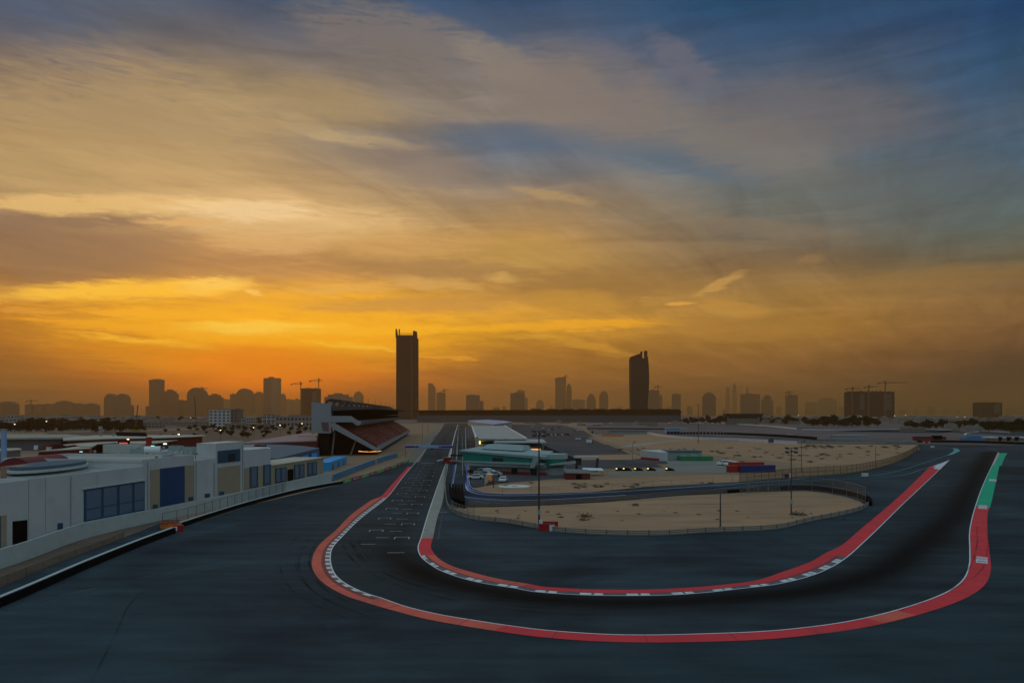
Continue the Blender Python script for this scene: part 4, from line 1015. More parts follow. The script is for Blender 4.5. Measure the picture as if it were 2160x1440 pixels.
t = MB(); prof(t, [(rake0[0]+.02, rake0[1]+.9), (rake0[0]+.02, rake0[1]-1.6), (rake0[0]+.5, rake0[1]-1.6), (rake0[0]+.5, rake0[1]+.9)], 1.11, GLn - 1.11, gw); t.build('front_fascia', gs)
band = [gx(660,876.5), gx(741,877), gx(763,891.5), gx(757.5,897), gx(752,896.5), gx(744.5,890), gx(660,890)]
t = MB(); prof(t, band, 0.0, 1.4, gw); prof(t, [gx(757,886.5), gx(763,891.5), gx(757.5,897), gx(752,893)], 1.401, GLn, gw); prof(t, band, GLn - 1.4, GLn, gw) if False else None; t.build('upper_balcony', gs)
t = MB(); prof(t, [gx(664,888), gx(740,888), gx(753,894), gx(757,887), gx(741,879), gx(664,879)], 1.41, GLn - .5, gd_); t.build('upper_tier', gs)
t = MB(); prof(t, [gx(660,847.5), gx(700,852), gx(700,913), gx(676,913), gx(660,910)][::-1], 0.01, 6, gw); t.build('stair_core', gs)
t = MB(); prof(t, [gx(680,890), gx(695,890), gx(696,910), gx(683,908)], -.12, 0.0, mat('core_recess', (.17,.10,.10))); t.build('recess', gs)
t = MB(); prof(t, [gx(668,865.5), gx(790,862), gx(790,865), gx(668,877)][::-1], 6.01, GLn, gd_) if False else None
roofp = [gx(668,856), gx(790,858.5), gx(790,862), gx(680,866.5), gx(668,866.5)]
t = MB(); prof(t, roofp, 0.5, GLn + 3, mat('grandstand_roof', (.095,.095,.10), .9, var=.1, spec=.05)); 
t.build('roof', gs)
t = MB(); prof(t, [gx(672,866.6), gx(676,866.6), gx(676,877), gx(672,877)], 6.1, GLn, gd_); prof(t, [gx(676,866.9),gx(748,864.9),gx(744,877.5),gx(676,877.5)][::-1], 7, GLn-1, gd_); t.build('shaded_interior_fill', gs)  # near-black solid filling the gap, its colour stands for the shaded upper-tier interior
for k_ in range(15):
    y = 3 + k_ * (GLn - 6) / 14; t = MB(); P = [gx(684,858), gx(690,845), gx(700,842), gx(718,846), gx(728,855), gx(738,858.3)]
    for a, b in zip(P, P[1:]): t.bar((a[0], y, a[1]), (b[0], y, b[1]), .5, .9, M['dsteel'])
    for a, b in zip(P[1:-1], [gx(694,857.5), gx(706,857.7), gx(712,857.8), gx(724,858)]): t.bar((a[0], y, a[1]), (b[0], y, b[1]), .35, .5, M['dsteel'])
    t.build('roof_truss', gs)
t = MB()
for P in (gx(700,842), gx(690,845), gx(718,846)): t.bar((P[0], 3, P[1]), (P[0], GLn-3, P[1]), .5, .7, M['dsteel'])
t.build('truss_chord', gs)
for k_ in range(8): 
    t = MB(); y = 30 + k_ * 44; P = gx(765, 859); t.cyl((P[0], y, P[1]), .12, .08, 5.5, M['dsteel'], 6); t.build('mast', gs)
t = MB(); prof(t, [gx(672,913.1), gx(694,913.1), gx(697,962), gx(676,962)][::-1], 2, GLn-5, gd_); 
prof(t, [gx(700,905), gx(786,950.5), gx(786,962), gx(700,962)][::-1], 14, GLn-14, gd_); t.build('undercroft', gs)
for k_ in range(9):
    t = MB(); P, Q = gx(706, 903), gx(700, 964); t.bar((P[0], 4+k_*46, P[1]), (Q[0], 4+k_*46, 0), .9, .9, M['concd']); P, Q = gx(750,928), gx(738,964); t.bar((P[0], 4+k_*46, P[1]), (Q[0], 4+k_*46, 0), .8, .8, M['concd']); t.build('column', gs)
t = MB()
random.seed(5)
for k_ in range(26):
    y = 16 + k_ * 1.1; a = gx(758 + k_ * 1.8, 951.5 + 1.6*math.sin(k_*.12)); t.box(a[0]-.5, a[0]+random.uniform(-.1,.35), 1 + k_*.12, 1.3 + k_*.12, a[1]-.12, a[1]+random.uniform(.05,.3), M['glow'])
t.build('lights', gs)
# stair tower with fins beside the stand
sf = empty('stair_tower', G(652, 950), 'dark stair tower with pale vertical fins at the near foot of the grandstand', 'stair tower')
t = MB(); t.box(-7, 7, 0, 8, 0, 9, M['dred']); t.build('body', sf)
for k_ in range(13):
    t = MB(); x = -6.5 + k_ * 1.08; t.box(x-.1, x+.1, -.5, -.01, .5, 6.5 + k_*.3, M['greyclad']); t.build('fin', sf)
# gantry across the track
ga = empty('start_gantry', (-56.5, 375, 0), 'white and navy start gantry spanning the straight', 'gantry')
t = MB(); t.box(0, 25.3, 0, .9, 4.75, 6.3, M['lilac']); t.build('beam', ga)
t = MB(); t.box(.1, 7.2, -.06, -.003, 5.05, 5.95, M['navy']); t.box(18.0, 25.2, -.06, -.003, 5.05, 5.95, M['navy']); t.build('navy_banner', ga)
t = MB(); t.box(7.3, 17.9, -.06, -.003, 4.95, 6.1, M['ltblue']); t.build('centre_banner', ga)
t = MB(); t.box(13.6, 15.0, -.3, .6, 4.2, 4.74, M['black']); t.build('start_lights', ga)
t = MB(); t.cyl((.3, .4, 0), .22, .22, 4.76, M['steel'], 8); t.build('leg', ga); t = MB(); t.cyl((25.0, .4, 0), .22, .22, 4.76, M['steel'], 8); t.build('leg', ga)
textobj('lettering', 'D', .8, M['kwhite'], ga, (5.6, -.09, 5.5), (R(90), 0, 0)); textobj('lettering', 'D', .8, M['kwhite'], ga, (18.9, -.09, 5.5), (R(90), 0, 0)); textobj('lettering', 'DUBAI AUTODROME', .8, M['white'], ga, (12.6, -.09, 5.5), (R(90), 0, 0))
# ================================================================ pit side
pw = empty('pit_wall', G(948, 975), 'long concrete pit wall between the start straight and the pit lane', 'wall')
L = resample(GL([(948,975),(953,948),(958,925),(963,905),(966,896)]), 12); o = L[0]; n = normals(L)
t, t2 = MB(), MB()
for i in range(len(L)-1):
    a, b = (L[i]-o).to_3d(), (L[i+1]-o).to_3d(); nn3, nn4 = n[i].to_3d(), n[i+1].to_3d()
    t.bar(a + Vector((0,0,.6)), b + Vector((0,0,.6)), .5, 1.2, M['conc'])
    t.bar(a - nn3*3.2 + Vector((0,0,.5)), b - nn4*3.2 + Vector((0,0,.5)), .4, 1.0, M['conc'])
    t2.bar(a + Vector((0,0,1.26)), b + Vector((0,0,1.26)), .7, .12, M['kwhite'])
t.build('wall', pw); t2.build('coping', pw)
fence('pit_wall_fence', [p + n[0]*-1.6 for p in L], 2.6, 22, 'wire fence posts standing along the pit wall', M['link'], M['steel'], 0, (1.0,), .07)
sp_ = [(941.5,973),(939,1010),(940,1043),(945.8,1072)]
def armco(name, pts, label, m=None, h=1.0, sp=5, ground=None, closed=False, rails=3, wm=None, topm=None):
    L = resample(ground or GL(pts), sp); o = L[0]; r = empty(name, (o.x, o.y, 0), label, 'guard rail')
    m = m or M['conc']; t = MB(); hr = h / rails
    for a, b in zip(L, L[1:]):
        a, b = (a-o).to_3d(), (b-o).to_3d()
        for k_ in range(rails): t.bar(a + Vector((0,0,hr*(k_+.55))), b + Vector((0,0,hr*(k_+.55))), .12 if k_ % 2 else .2, hr*.72, (topm if topm and k_ == rails-1 else m))
    t.build('rail', r)
    pm_ = MB(); pm_.box(-.1,.1,-.1,.1,0,h+.05,M['brown']); me = pm_.mesh('rail_post')
    for p in L[:100]:
        q_ = bpy.data.objects.new('post', me); COL.objects.link(q_); q_.parent = r; q_.location = (p.x-o.x, p.y-o.y, 0)
    return r
armco('guard_rail', sp_ + [(958,1082),(983,1092),(1016.7,1098.5),(1060,1101.5),(1121,1112.5),(1167,1121),(1274,1128),(1396,1129),(1488,1123.5),(1560,1120.5),(1635,1116.5),(1710,1099.5),(1785,1084.5),(1822.5,1073),(1832,1066)], 'triple rail sweeping round the near edge of the sand island', mat('rail_tan', (.26,.24,.20), .7, var=.15), 1.05, 4)
armco('guard_rail', [(984,1069.5),(1060,1068),(1167,1064),(1274,1058),(1427,1045),(1540,1039),(1640,1035)], 'rail with brown posts along the far edge of the sand island', mat('rail_brown', (.15,.125,.09), .8, var=.2), 1.3, 6)
# tyre wall of the island's right end
def tyrewall(pts, label, h=1.1, rad=.55, name='tyre_wall', sp=1.0, white=False):
    L = resample(GL(pts), sp); o = L[0]; r = empty(name, (o.x, o.y, 0), label, 'tyre wall'); t = MB()
    for k_, p in enumerate(L):
        t.cyl((p.x-o.x, p.y-o.y, 0), rad, rad*.97, h*.45, M['tyre'], 8); t.cyl((p.x-o.x, p.y-o.y, h*.46), rad*.97, rad, h*.54, M['tyre'], 8)
    t.build('tyre_stack', r)
    if white:
        c = MB(); L2 = resample(GL(pts), 12)
        for a, b in zip(L2, L2[1:]): c.bar((a-o).to_3d() + Vector((0,1.6,h*.54)), (b-o).to_3d() + Vector((0,1.6,h*.54)), .4, h*1.08, M['conc'])
        c.build('concrete_wall', r)
    return r
tyrewall([(1600,1035.5),(1691,1032),(1728.7,1034),(1785,1043),(1818.7,1051),(1833,1060),(1835,1066)], 'black tyre wall wrapping the right end of the sand island', 1.25, .6)
tyrewall([(1538,1040),(1570,1037),(1596,1036)], 'short black tyre row on the far edge of the sand island', 1.0, .5)
tyrewall([(1935,932.5),(2000,933),(2080,934.5),(2160,937.5),(2400,943)], 'long black tyre wall closing the run-off at the far right', 1.9, 1.1, sp=1.6, white=True)
fence('catch_fence', GL([(1575,1040),(1620,1038.5),(1700,1036),(1750,1041),(1800,1052),(1826,1062)]), 4.2, 7, 'tall thin catch fence around the right end of the sand island', M['link'], M['steel'], 0, (1.0, .5), .06)
fence('perimeter_fence', GL([(1560,1018.5),(1640,1010.5),(1700,1005),(1785,999.5),(1830,992.5),(1879,979.5),(1916,963),(1937,949)]), 3.4, 4.2, 'brown perimeter fence along the right edge of the sand infield', M['linkd'], M['brown'], 0, (1.0, .5, .1), .08)
fence('island_fence', GL([(952,1074),(958,1080),(970,1085),(983,1089),(1000,1092)]), 2.3, 2.2, 'short steel fence on the left tip of the sand island', M['link'], M['steel'], 0, (1.0, .5), .05)
fence('paddock_fence', GL([(1240,920),(1262,932),(1290,941),(1320,950),(1352,963)]), 2.6, 9, 'wire fence climbing diagonally beside the paddock asphalt', M['link'], M['steel'], 0, (1.0,), .06)
fence('sand_fence', GL([(1060,1040),(1200,1035),(1300,1031),(1420,1021),(1545,1014)]), 1.5, 9, 'low wire fence on the sand along the pit exit lane', None, M['brown'], 0, (1.0,), .04)
# stacked dark barrier panels at pit exit
for k_ in range(5):
    A_, B_ = G(949 + k_*6.2, 1031 + k_*.6), G(955 + k_*6.0, 1063 + k_*2.4); d_ = B_ - A_; mb = MB()
    mb.bar((0,0,.9), d_ + Vector((0,0,.9)), .5, 1.5, M['black']); r = mb.build('barrier_panel', None, f'black barrier panel, {ords[k_] if k_ < 4 else "rightmost"} of five fanned out beside the pit exit', 'barrier', 'black barrier panels at the pit exit', loc=A_)
    t = MB(); t.bar((0,0,1.72), d_ + Vector((0,0,1.72)), .55, .1, M['tyre']); t.build('cap', r)
# marshal stand
ms = empty('marshal_stand', G(947, 978), 'red and white marshal stand on the near end of the pit wall', 'marshal stand')
t = MB(); t.box(-2.5, 1.0, 0, 4, 0, 2.6, M['red']); t.build('booth', ms)
t = MB(); t.box(-3.2, 1.8, -.5, 4.6, 2.6, 2.85, M['dsteel']); t.build('roof', ms)
t = MB(); t.hexa([(-5.5,-2,1.3),(-2.6,-2,1.8),(-2.6,0,1.8),(-5.5,0,1.3),(-5.5,-2,1.6),(-2.6,-2,2.3),(-2.6,0,2.3),(-5.5,0,1.6)], M['kwhite']); t.build('sign_board', ms)
t = MB(); t.box(1.6, 3.6, -3, -1, 0, 2.2, M['dred']); t.build('kiosk', ms)
# pit building
pb = empty('pit_building', (-15.5, 311, 0), 'long pit garage building with a wide pale flat roof', 'building')
q = [G(x, y, 12) for x, y in ((1005,925),(1110,925),(1064,897.5),(995,897.5))]; q = [p - Vector((-15.5, 311, 0)) for p in q]
t = MB(); t.prism([(p.x*.93+.8, p.y*.985+3) for p in q], 0, 11.4, M['greyclad']); t.build('wall', pb)
t = MB(); t.prism([(p.x, p.y) for p in q], 11.45, 12, M['roof']); t.build('roof', pb)
t = MB(); up = Vector((0,0,.15))
for a, b in ((q[0], q[3]), (q[1], q[2])): t.bar(a + up, b + up, .9, .5, M['kwhite'])
t.build('roof_edge', pb)
t = MB(); t.box(2.0, 12, -.02+2.9, 3.15, 9.8, 10.4, M['black']); t.build('clerestory', pb)
t = MB(); t.box(1.0, 1.7, 1.6, 2.2, 9.6, 11.0, M['lampy']); t.build('lamp', pb)
pq = empty('hospitality_block', G(1112, 940, 6), 'pit side block with a lit orange window strip and angled columns', 'building'); pq.location = (D(1112, 925, 300).x, 300, 0)
t = MB(); t.box(-2, 6.5, 0, 30, 0, 9.5, M['concd']); t.build('wall', pq)
t = MB(); t.box(-14, 8, -3, 32, 10.6, 11.1, M['greyclad']); t.build('roof', pq)
t = MB(); t.box(-1.2, 5.6, -.12, -.003, 7.6, 8.2, M['glow']); t.build('lit_window', pq)
t = MB(); t.box(-1.2, 4.2, -.12, -.003, 5.2, 5.45, M['kwhite']); t.build('railing', pq)
for x in (1, 4): t = MB(); t.bar((x, -2, 9.5), (x+1.2, -2, 10.7), .3, .3, M['dsteel']); t.build('column', pq)
wk = empty('grand_stairs', (D(1140, 925, 300).x+1.5, 300, 0), 'dark covered walkway sloping down right of the pit building', 'walkway')
t = MB(); t.hexa([(0,0,4),(12,-18,2.5),(14,-18,2.5),(3,0,4),(0,0,9.5),(12,-18,5.2),(14,-18,5.2),(3,0,9.5)], M['dsteel']); t.build('tunnel', wk)
t = MB(); t.box(11, 21, -20, -14, 5.4, 5.9, M['greyclad']); t.build('canopy', wk)
for x, y in ((12,-19),(20,-19),(20,-15),(12,-15)): t = MB(); t.bar((x,y,0),(x+.6,y,5.4),.5,.5,M['dsteel']); t.build('leg', wk)
# far white hall beyond the pits
fh = empty('far_hall', G(1030, 891, 9), 'far low hall with a pale lilac pointed roof beyond the pit building', 'building'); fh.location.z = 0
t = MB(); fq = [G(x, y, 9) - fh.location for x, y in ((986,886.5),(1030,884.6),(1064,887),(1082,890),(1042,894.5),(1006,891))]; t.prism([(p.x*.97, p.y*.97) for p in fq], 0, 8.5, M['greyclad']); t.build('wall', fh)
t = MB(); t.prism([(p.x, p.y) for p in fq], 8.503, 9, mat('lilac_white_roof', (.42,.40,.50))); t.build('roof', fh)
# teal race control building
d0_ = 270.0; tx = lambda px: (px - CX) * d0_ / F
tz = lambda py: H - (py - YH) * d0_ / F
rc = empty('race_control', G(986, 996), 'race control building with teal glazing, grey roof and red plinth', 'building')
X0, X1 = 0.0, tx(1158) - tx(985)
rc.rotation_euler.z = R(-24); rc.scale = (1.06, 1.0, 1.0)
def rot_front(mb): return mb
t = MB(); t.box(X0 + .5, X1, .6, 12, 0, tz(982), M['greyclad']); t.build('wall', rc)
t = MB(); t.hexa([(-.6,0,tz(981)),(X1-1.5,-1.4,tz(982)),(X1-1.5,12,tz(982)),(1,13,tz(981)),(-2.4,-.6,tz(955)),(X1-1.5,-2,tz(965)),(X1-1.5,12,tz(964)),(1,13,tz(955))], M['teal']); t.build('teal_storey', rc)
t = MB(); t.hexa([(-2.9,-1.0,tz(955)+.02),(X1+1,-2.8,tz(966)),(X1-2,13,tz(964)),(-1.6,14,tz(955)),(-3.0,-1.1,tz(952)),(X1+1,-2.9,tz(960)),(X1-2,13,tz(953)),(-1.6,14,tz(947))], M['tealroof']); t.build('roof', rc)
t = MB(); t.hexa([(3,5,tz(949)),(X1-11,5,tz(952)),(X1-11,14,tz(952)),(3,15,tz(949)),(4.5,8,tz(940)),(X1-12,8,tz(942)),(X1-12,14,tz(942)),(4.5,15,tz(940))], M['tealroof']); t.build('upper_roof', rc)
t = MB(); t.hexa([(-6.5,-1.8,tz(975)),(-.7,-2.0,tz(977)),(X1,-3,tz(978)),(X1,-.0,tz(978)),(-6.5,-1.7,tz(973.5)),(-.7,-2.0,tz(973)),(X1,-3,tz(974)),(X1,0,tz(974))], M['tealroof']); 
t.box(-.4, X1, -1.8, .55, tz(984), tz(975.5), M['tealroof']); t.build('balcony', rc)
for a, b in ((1002,1011),(1041,1082),(1096,1122),(1139,1158)):
    t = MB(); t.box(tx(a)-tx(985), tx(b)-tx(985), .50, .597, 0, tz(994), M['red']); t.build('plinth', rc)
for a, b in ((1025,1038),(1082.5,1095.5),(1123,1137)):
    t = MB(); t.box(tx(a)-tx(985), tx(b)-tx(985), .50, .597, 0, tz(987), M['glassd']); t.build('door', rc)
random.seed(3)
for a, b, c, d_ in ((1045,1068,966,974),(1117,1136,969,976)):
    t = MB(); t.hexa([(tx(a)-tx(985), -1.02, tz(d_)), (tx(b)-tx(985), -1.12, tz(d_)), (tx(b)-tx(985), -.9, tz(d_)), (tx(a)-tx(985), -.9, tz(d_)), (tx(a)-tx(985), -1.55, tz(c)), (tx(b)-tx(985), -1.75, tz(c)), (tx(b)-tx(985), -1.5, tz(c)), (tx(a)-tx(985), -1.4, tz(c))], M['glassd']); t.build('window', rc)
# rounded right end
t = MB(); cxr, cyr = X1 + 1.0, 5.5; t.cyl((cxr, cyr, 0), 4.2, 4.2, tz(984), M['greyclad'], 24); t.build('end_wall', rc)
t = MB(); t.cyl((cxr-.5, cyr-.5, tz(983.8)), 4.4, 5.2, tz(966)-tz(983.8), M['teal'], 24); t.build('end_storey', rc)
t = MB(); t.cyl((cxr-.5, cyr-.5, tz(966)+.02), 5.6, 5.5, 1.7, M['tealroof'], 28); t.build('end_roof', rc)
t = MB(); t.hexa([(X1-5,-3.2,tz(984)),(X1-3.4,-3.2,tz(984)),(X1-3.4,-2,tz(984)),(X1-5,-2,tz(984)),(X1-3.6,-3.2,tz(961)),(X1-1.0,-3.2,tz(961)),(X1-1.0,-2,tz(961)),(X1-3.6,-2,tz(961))], M['tealroof']); t.build('fin', rc)
t = MB(); t.hexa([(X1+2,-2,tz(978)),(X1+9,3,tz(976)),(X1+9,6,tz(976)),(X1+2,1,tz(978)),(X1+2,-2,tz(975.5)),(X1+9,3,tz(969.5)),(X1+9,6,tz(969.5)),(X1+2,1,tz(975.5))], M['greyclad']); t.build('terrace', rc)
fb = MB(); A_, B_ = G(950, 960, 6), G(984, 960.5, 6); fb.bar((0,0,0), B_ - A_, .4, .5, M['black']); fbo = fb.build('gantry_arm', None, 'thin black arm reaching across the pit lane from the marshal stand', 'arm', loc=A_)
t = MB(); t.cyl((0.3, 0, -6), .15, .15, 6, M['dsteel'], 6); t.build('leg', fbo)
# red shed, white canopy
sh = empty('red_shed', G(1193, 1011), 'dark red flat shed with a sloping roof on the paddock edge', 'shed')
t = MB(); t.hexa([(0,0,0),(8.6,0,0),(8.6,8,0),(0,8,0),(0,0,2.2),(8.6,0,2.0),(8.6,8,2.6),(0,8,3.0)], M['dred']); t.build('wall', sh)
t = MB(); t.hexa([(-.2,-.3,2.24),(8.9,-.3,2.04),(8.9,8.2,2.66),(-.2,8.2,3.06),(-.2,-.3,2.4),(8.9,-.3,2.2),(8.9,8.2,2.8),(-.2,8.2,3.2)], M['concd']); t.build('roof', sh)
t = MB(); t.box(3.6, 5.6, -.05, -.003, 0, 1.8, M['black']); t.build('door', sh)
cn = empty('shade_canopy', G(1248, 1004), 'small white shade canopy beside the red shed', 'canopy')
t = MB(); t.hexa([(-3,0,2.2),(4.5,0,2.0),(4.5,6,2.4),(-3,6,2.6),(-3,0,2.3),(4.5,0,2.1),(4.5,6,2.5),(-3,6,2.7)], M['white']); t.build('cover', cn)
for x in (-2.8, 4.3):
    for y in (.2, 5.8): t = MB(); t.cyl((x, y, 0), .06, .06, 2.2, M['steel'], 6); t.build('leg', cn)
# ---------------------------------------------------------------- vehicles
def vehicle(kind, bodym, label, loc, rz, group=None, bed=False):
    """local +y is forward"""
    r = empty({'car': 'parked_car', 'van': 'parked_van', 'pickup': 'pickup_truck'}[kind], loc, label, {'car': 'car', 'van': 'van', 'pickup': 'pickup truck'}[kind], group, rz); r.scale = (1.28, 1.28, 1.28)
    if kind == 'car': P = [(-2.2,.35),(2.2,.35),(2.25,.75),(1.2,.92),(.55,1.42),(-.9,1.45),(-1.7,1.0),(-2.2,.92)]; wn_ = [(1.08,.94),(.5,1.36),(-.85,1.39),(-1.55,1.0)]
    elif kind == 'van': P = [(-2.5,.35),(2.5,.35),(2.5,1.0),(2.0,1.2),(1.4,2.0),(-2.5,2.05)]; wn_ = [(1.9,1.2),(1.35,1.9),(.3,1.9),(.3,1.2)]
    else: P = [(-2.6,.4),(2.6,.4),(2.6,1.0),(1.5,1.15),(.9,1.75),(-.6,1.78),(-.75,1.1),(-2.6,1.1)]; wn_ = [(1.4,1.15),(.85,1.68),(-.5,1.7),(-.6,1.15)]
    def side(mb, pts, hw, m, taper=.0):
        i = len(mb.v); k = mb.mi(m); n = len(pts)
        for s in (-1, 1):
            for y, z in pts: mb.v.append((s * (hw - (taper if z > 1.15 else 0)), y, z))
        for j in range(n): mb.f.append((i+j, i+(j+1)%n, i+n+(j+1)%n, i+n+j)); mb.m.append(k)
        for tt in geometry.tessellate_polygon([[Vector((y, z, 0)) for y, z in pts]]): mb.f.append(tuple(i+q for q in tt)); mb.m.append(k); mb.f.append(tuple(i+n+q for q in tt[::-1])); mb.m.append(k)
    b = MB(); side(b, P, .9, bodym, .1); b.build('body', r)
    w = MB(); side(w, wn_, .92, M['carwin'], .1); 
    ys = [p for p in P if p[1] > 1.15]; f0 = max(ys)[0]
    w.build('windows', r)
    fs = MB(); a, c = [(p) for p in P if p[1] <= 1.2 and p[0] > .5][-1], max(ys, key=lambda p: p[0])
    fs.poly([(-.78, a[0]*.98, a[1]+.08), (.78, a[0]*.98, a[1]+.08), (.7, c[0]+.05, c[1]-.04), (-.7, c[0]+.05, c[1]-.04)], M['carwin']); fs.build('windscreen', r)
    for s in (-1, 1):
        for y in (-1.4, 1.45):
            t = MB(); i = len(t.v)
            for xx in (s*.72, s*.94):
                for j in range(12): a_ = 2*math.pi*j/12; t.v.append((xx, y + .33*math.cos(a_), .33 + .33*math.sin(a_)))
            k = t.mi(M['tyre'])
            for j in range(12): t.f.append((j, (j+1)%12, 12+(j+1)%12, 12+j)); t.m.append(k)
            t.f.append(tuple(range(12))); t.m.append(k); t.f.append(tuple(range(23, 11, -1))); t.m.append(k); t.build('wheel', r)
        t = MB(); yf = P[1][0]; t.box(s*.62-.16, s*.62+.16, yf-.02, yf+.05, .6, .78, M['kwhite']); t.build('headlight', r)
    if bed: t = MB(); t.box(-.85, .85, -2.5, -.8, 1.1, 1.9, M['kwhite']); t.build('cargo_box', r)
    return r
CG = 'cars parked in front of race control'
vehicle('van', M['orange'], 'orange van with a white roof in front of race control', G(1032.5, 1017), R(175)); 
o_ = bpy.context.scene.objects['parked_van']; t = MB(); t.box(-.82, .82, -2.5, 1.0, 2.06, 2.14, M['kwhite']); t.build('roof_panel', o_)
vehicle('car', M['carw'], 'white car alone on the asphalt right of the orange van', G(1061.5, 1016), R(172), CG)
vehicle('car', M['carw'], 'pale car nearest the blue pit lane kerb, left of the orange van', G(1003, 1010), R(95), CG)
vehicle('pickup', M['tealroof'], 'pale green pickup nearest the plinth, leftmost behind the orange van', G(1018, 1000), R(60), CG, bed=True)
vehicle('car', M['tealroof'], 'pale green car in the middle of the cluster behind the orange van', G(1025, 1003), R(50), CG)
vehicle('car', M['carw'], 'white car directly behind the orange van, beside the race control door', G(1033, 1000.5), R(65), CG)
vehicle('car', M['greyclad'], 'grey car right of the cluster behind the orange van', G(1043, 1004), R(80), CG)
vehicle('car', M['dsteel'], 'dark car parked at the corner of the blue kerb by race control', G(1001, 996), R(100), CG)
vehicle('car', M['tealroof'], 'pale car under the terrace right of race control', G(1176, 987), R(90), CG)
proto = vehicle('pickup', M['carw'], 'white pickup, leftmost of the row of five on the concrete apron', G(1526, 981), R(120), 'row of white pickups on the apron')
for k_, lb in enumerate(('second from the left', 'middle one', 'fourth from the left', 'rightmost')):
    p = G(1533 + k_*6.6, 980.6 - k_*-1.2); dup(proto, p, R(120), f'white pickup, {lb} in the row of five on the concrete apron')
vehicle('car', M['dred'], 'dark red car at the right end of the white pickup row', G(1562, 981), R(110))
# shipping containers
def container(px, py, L, m, label, rz, stripes=None):
    p = G(px, py); r = MB(); r.box(0, L, 0, 2.5, 0, 2.7, m); r = r.build('shipping_container', None, label, 'container', 'shipping containers on the sand', loc=p); r.rotation_euler.z = rz
    t = MB()
    for k_ in range(int(L / .6)): t.box(.3 + k_*.6, .5 + k_*.6, -.05, -.003, .2, 2.5, m)
    t.build('corrugation', r)
    t = MB(); t.box(-.06, -.003, .1, 2.4, .1, 2.6, M['dred']); t.build('door', r)
    return r
container(1539, 996.5, 12.5, M['red'], 'red shipping container, nearest and leftmost of the pair by the pickups', R(12))
container(1562, 996.6, 15.5, M['bluev'], 'long dark blue shipping container right of the red one', R(14))
container(1542, 989, 15, M['red'], 'red shipping container standing behind the dark blue one', R(10))
# small white and green building
sb = empty('service_building', G(1391, 972), 'small white and pale green service building on the sand infield', 'building')
t = MB(); t.hexa([(-6.5,14,0),(0,0,0),(4,0,0),(4,16,0),(-6.5,14,4.6),(0,0,4.3),(4,0,4.3),(4,16,4.6)], M['wall']); t.build('white_wing', sb)
t = MB(); t.hexa([(-6.6,13.7,0),(-.1,-.2,0),(0,0,0),(-6.4,14,0),(-6.6,13.7,1.2),(-.1,-.2,1.2),(0,0,1.2),(-6.4,14,1.2)], M['red']); t.build('red_base', sb)
t = MB(); t.box(4.01, 22, 6, 16, 0, 4.2, M['tealroof']); t.build('wall', sb)
t = MB(); t.box(3.9, 22.4, 5.4, 16.2, 4.203, 4.6, M['blueroof']); t.build('roof', sb)
t = MB(); t.box(10, 26, 0, 5.9, 0, 2.2, M['green']); t.build('green_annex', sb)
for x in (11, 16): t = MB(); t.box(x, x+2.6, 1.5, 3.6, 2.203, 3.0, M['tealroof']); t.build('roof_unit', sb)
# floodlit rigs by the lit strip
rig = None
for k_, (px, nm) in enumerate(((1302,'leftmost'),(1317,'second from the left'),(1341,'middle'),(1368,'fourth from the left'),(1407,'rightmost'))):
    p = G(px, 992.5); lb = f'dark kart with a yellow light, {nm} of the five on the strip'
    if rig is None:
        rig = empty('kart', p, lb, 'kart', 'karts parked on the strip')
        t = MB(); t.hexa([(-.6,-.9,.15),(3.0,-.9,.15),(3.0,.9,.15),(-.6,.9,.15),(-.2,-.7,1.5),(2.4,-.7,.8),(2.4,.7,.8),(-.2,.7,1.5)], M['black']); t.build('body', rig)
        t = MB(); t.box(-.65, -.1, -1.0, -.5, .75, 1.15, M['lampy']); t.build('lamp', rig)
        for x in (-.1, 2.2):
            for y in (-1, .9): t = MB(); t.box(x, x+.5, y-.1, y+.1, 0, .5, M['tyre']); t.build('wheel', rig)
    else: dup(rig, p, 0, lb)
fence('strip_fence', GL([(1282,991),(1330,988),(1390,985)]), 2.2, 7, 'thin fence along the strip where the karts are parked', M['link'], M['steel'], 0, (1.0,), .05)
hp = MB(); hp.cyl((0,0,0), 5.0, 5.0, .12, M['kwhite'], 30); p = G(1085, 1026); hpo = hp.build('concrete_disc', None, 'round white concrete disc lying on the sand in front of race control', 'disc', loc=(p.x, p.y, .05))
hp = MB(); hp.cyl((0,0,.12), 1.2, 1.2, .03, M['conc'], 16); hp.build('centre_plate', hpo)
fl = MB(); p = G(1023, 1028); fl.cyl((0,0,0), .06, .05, 3.6, M['kwhite'], 6); flo = fl.build('flag_pole', None, 'short leaning white pole with a feather flag on the sand by the cars', 'flag', loc=p)
t = MB(); t.poly([(0,0,1.2),(.8,.1,1.5),(1.0,.1,3.2),(0,0,3.6)], M['cream']); t.build('flag', flo)
small('marker_post', 1041, 1028, [('post', -.15, .15, -.15, .15, 0, 3.2, M['dred']), ('base', -.4, .4, -.4, .4, 0, .2, M['concd'])], 'dark red marker post on the sand below the orange van', 'post')
small('marshal_board', 1149, 1120, [('board', -1.2, 2.0, -.3, .3, 0, 1.5, M['red']), ('plate', .9, 1.9, -.33, -.303, .1, 1.3, M['white']), ('plate', -1.1, -.4, -.1, .2, 1.503, 2.2, M['white'])], 'red marshal board with white plates at the foot of the tall floodlight mast', 'marker board')
small('marshal_board', 1158, 1114, [('board', -1.6, 1.8, -.3, .3, 0, 1.4, M['red']), ('trim', -1.6, 1.8, -.34, -.303, 1.1, 1.4, M['dred'])], 'plain red board just behind the guard rail, right of the floodlight mast', 'marker board')
small('marshal_post', 1659, 1009, [('left', -1.4, -.9, -.3, .3, 0, 1.9, M['kwhite']), ('core', -.9, .9, -.3, .3, .0, 1.6, M['dred']), ('right', .9, 1.4, -.3, .3, 0, 1.9, M['kwhite'])], 'small red and white marshal post beside the pit exit lane', 'marshal post')
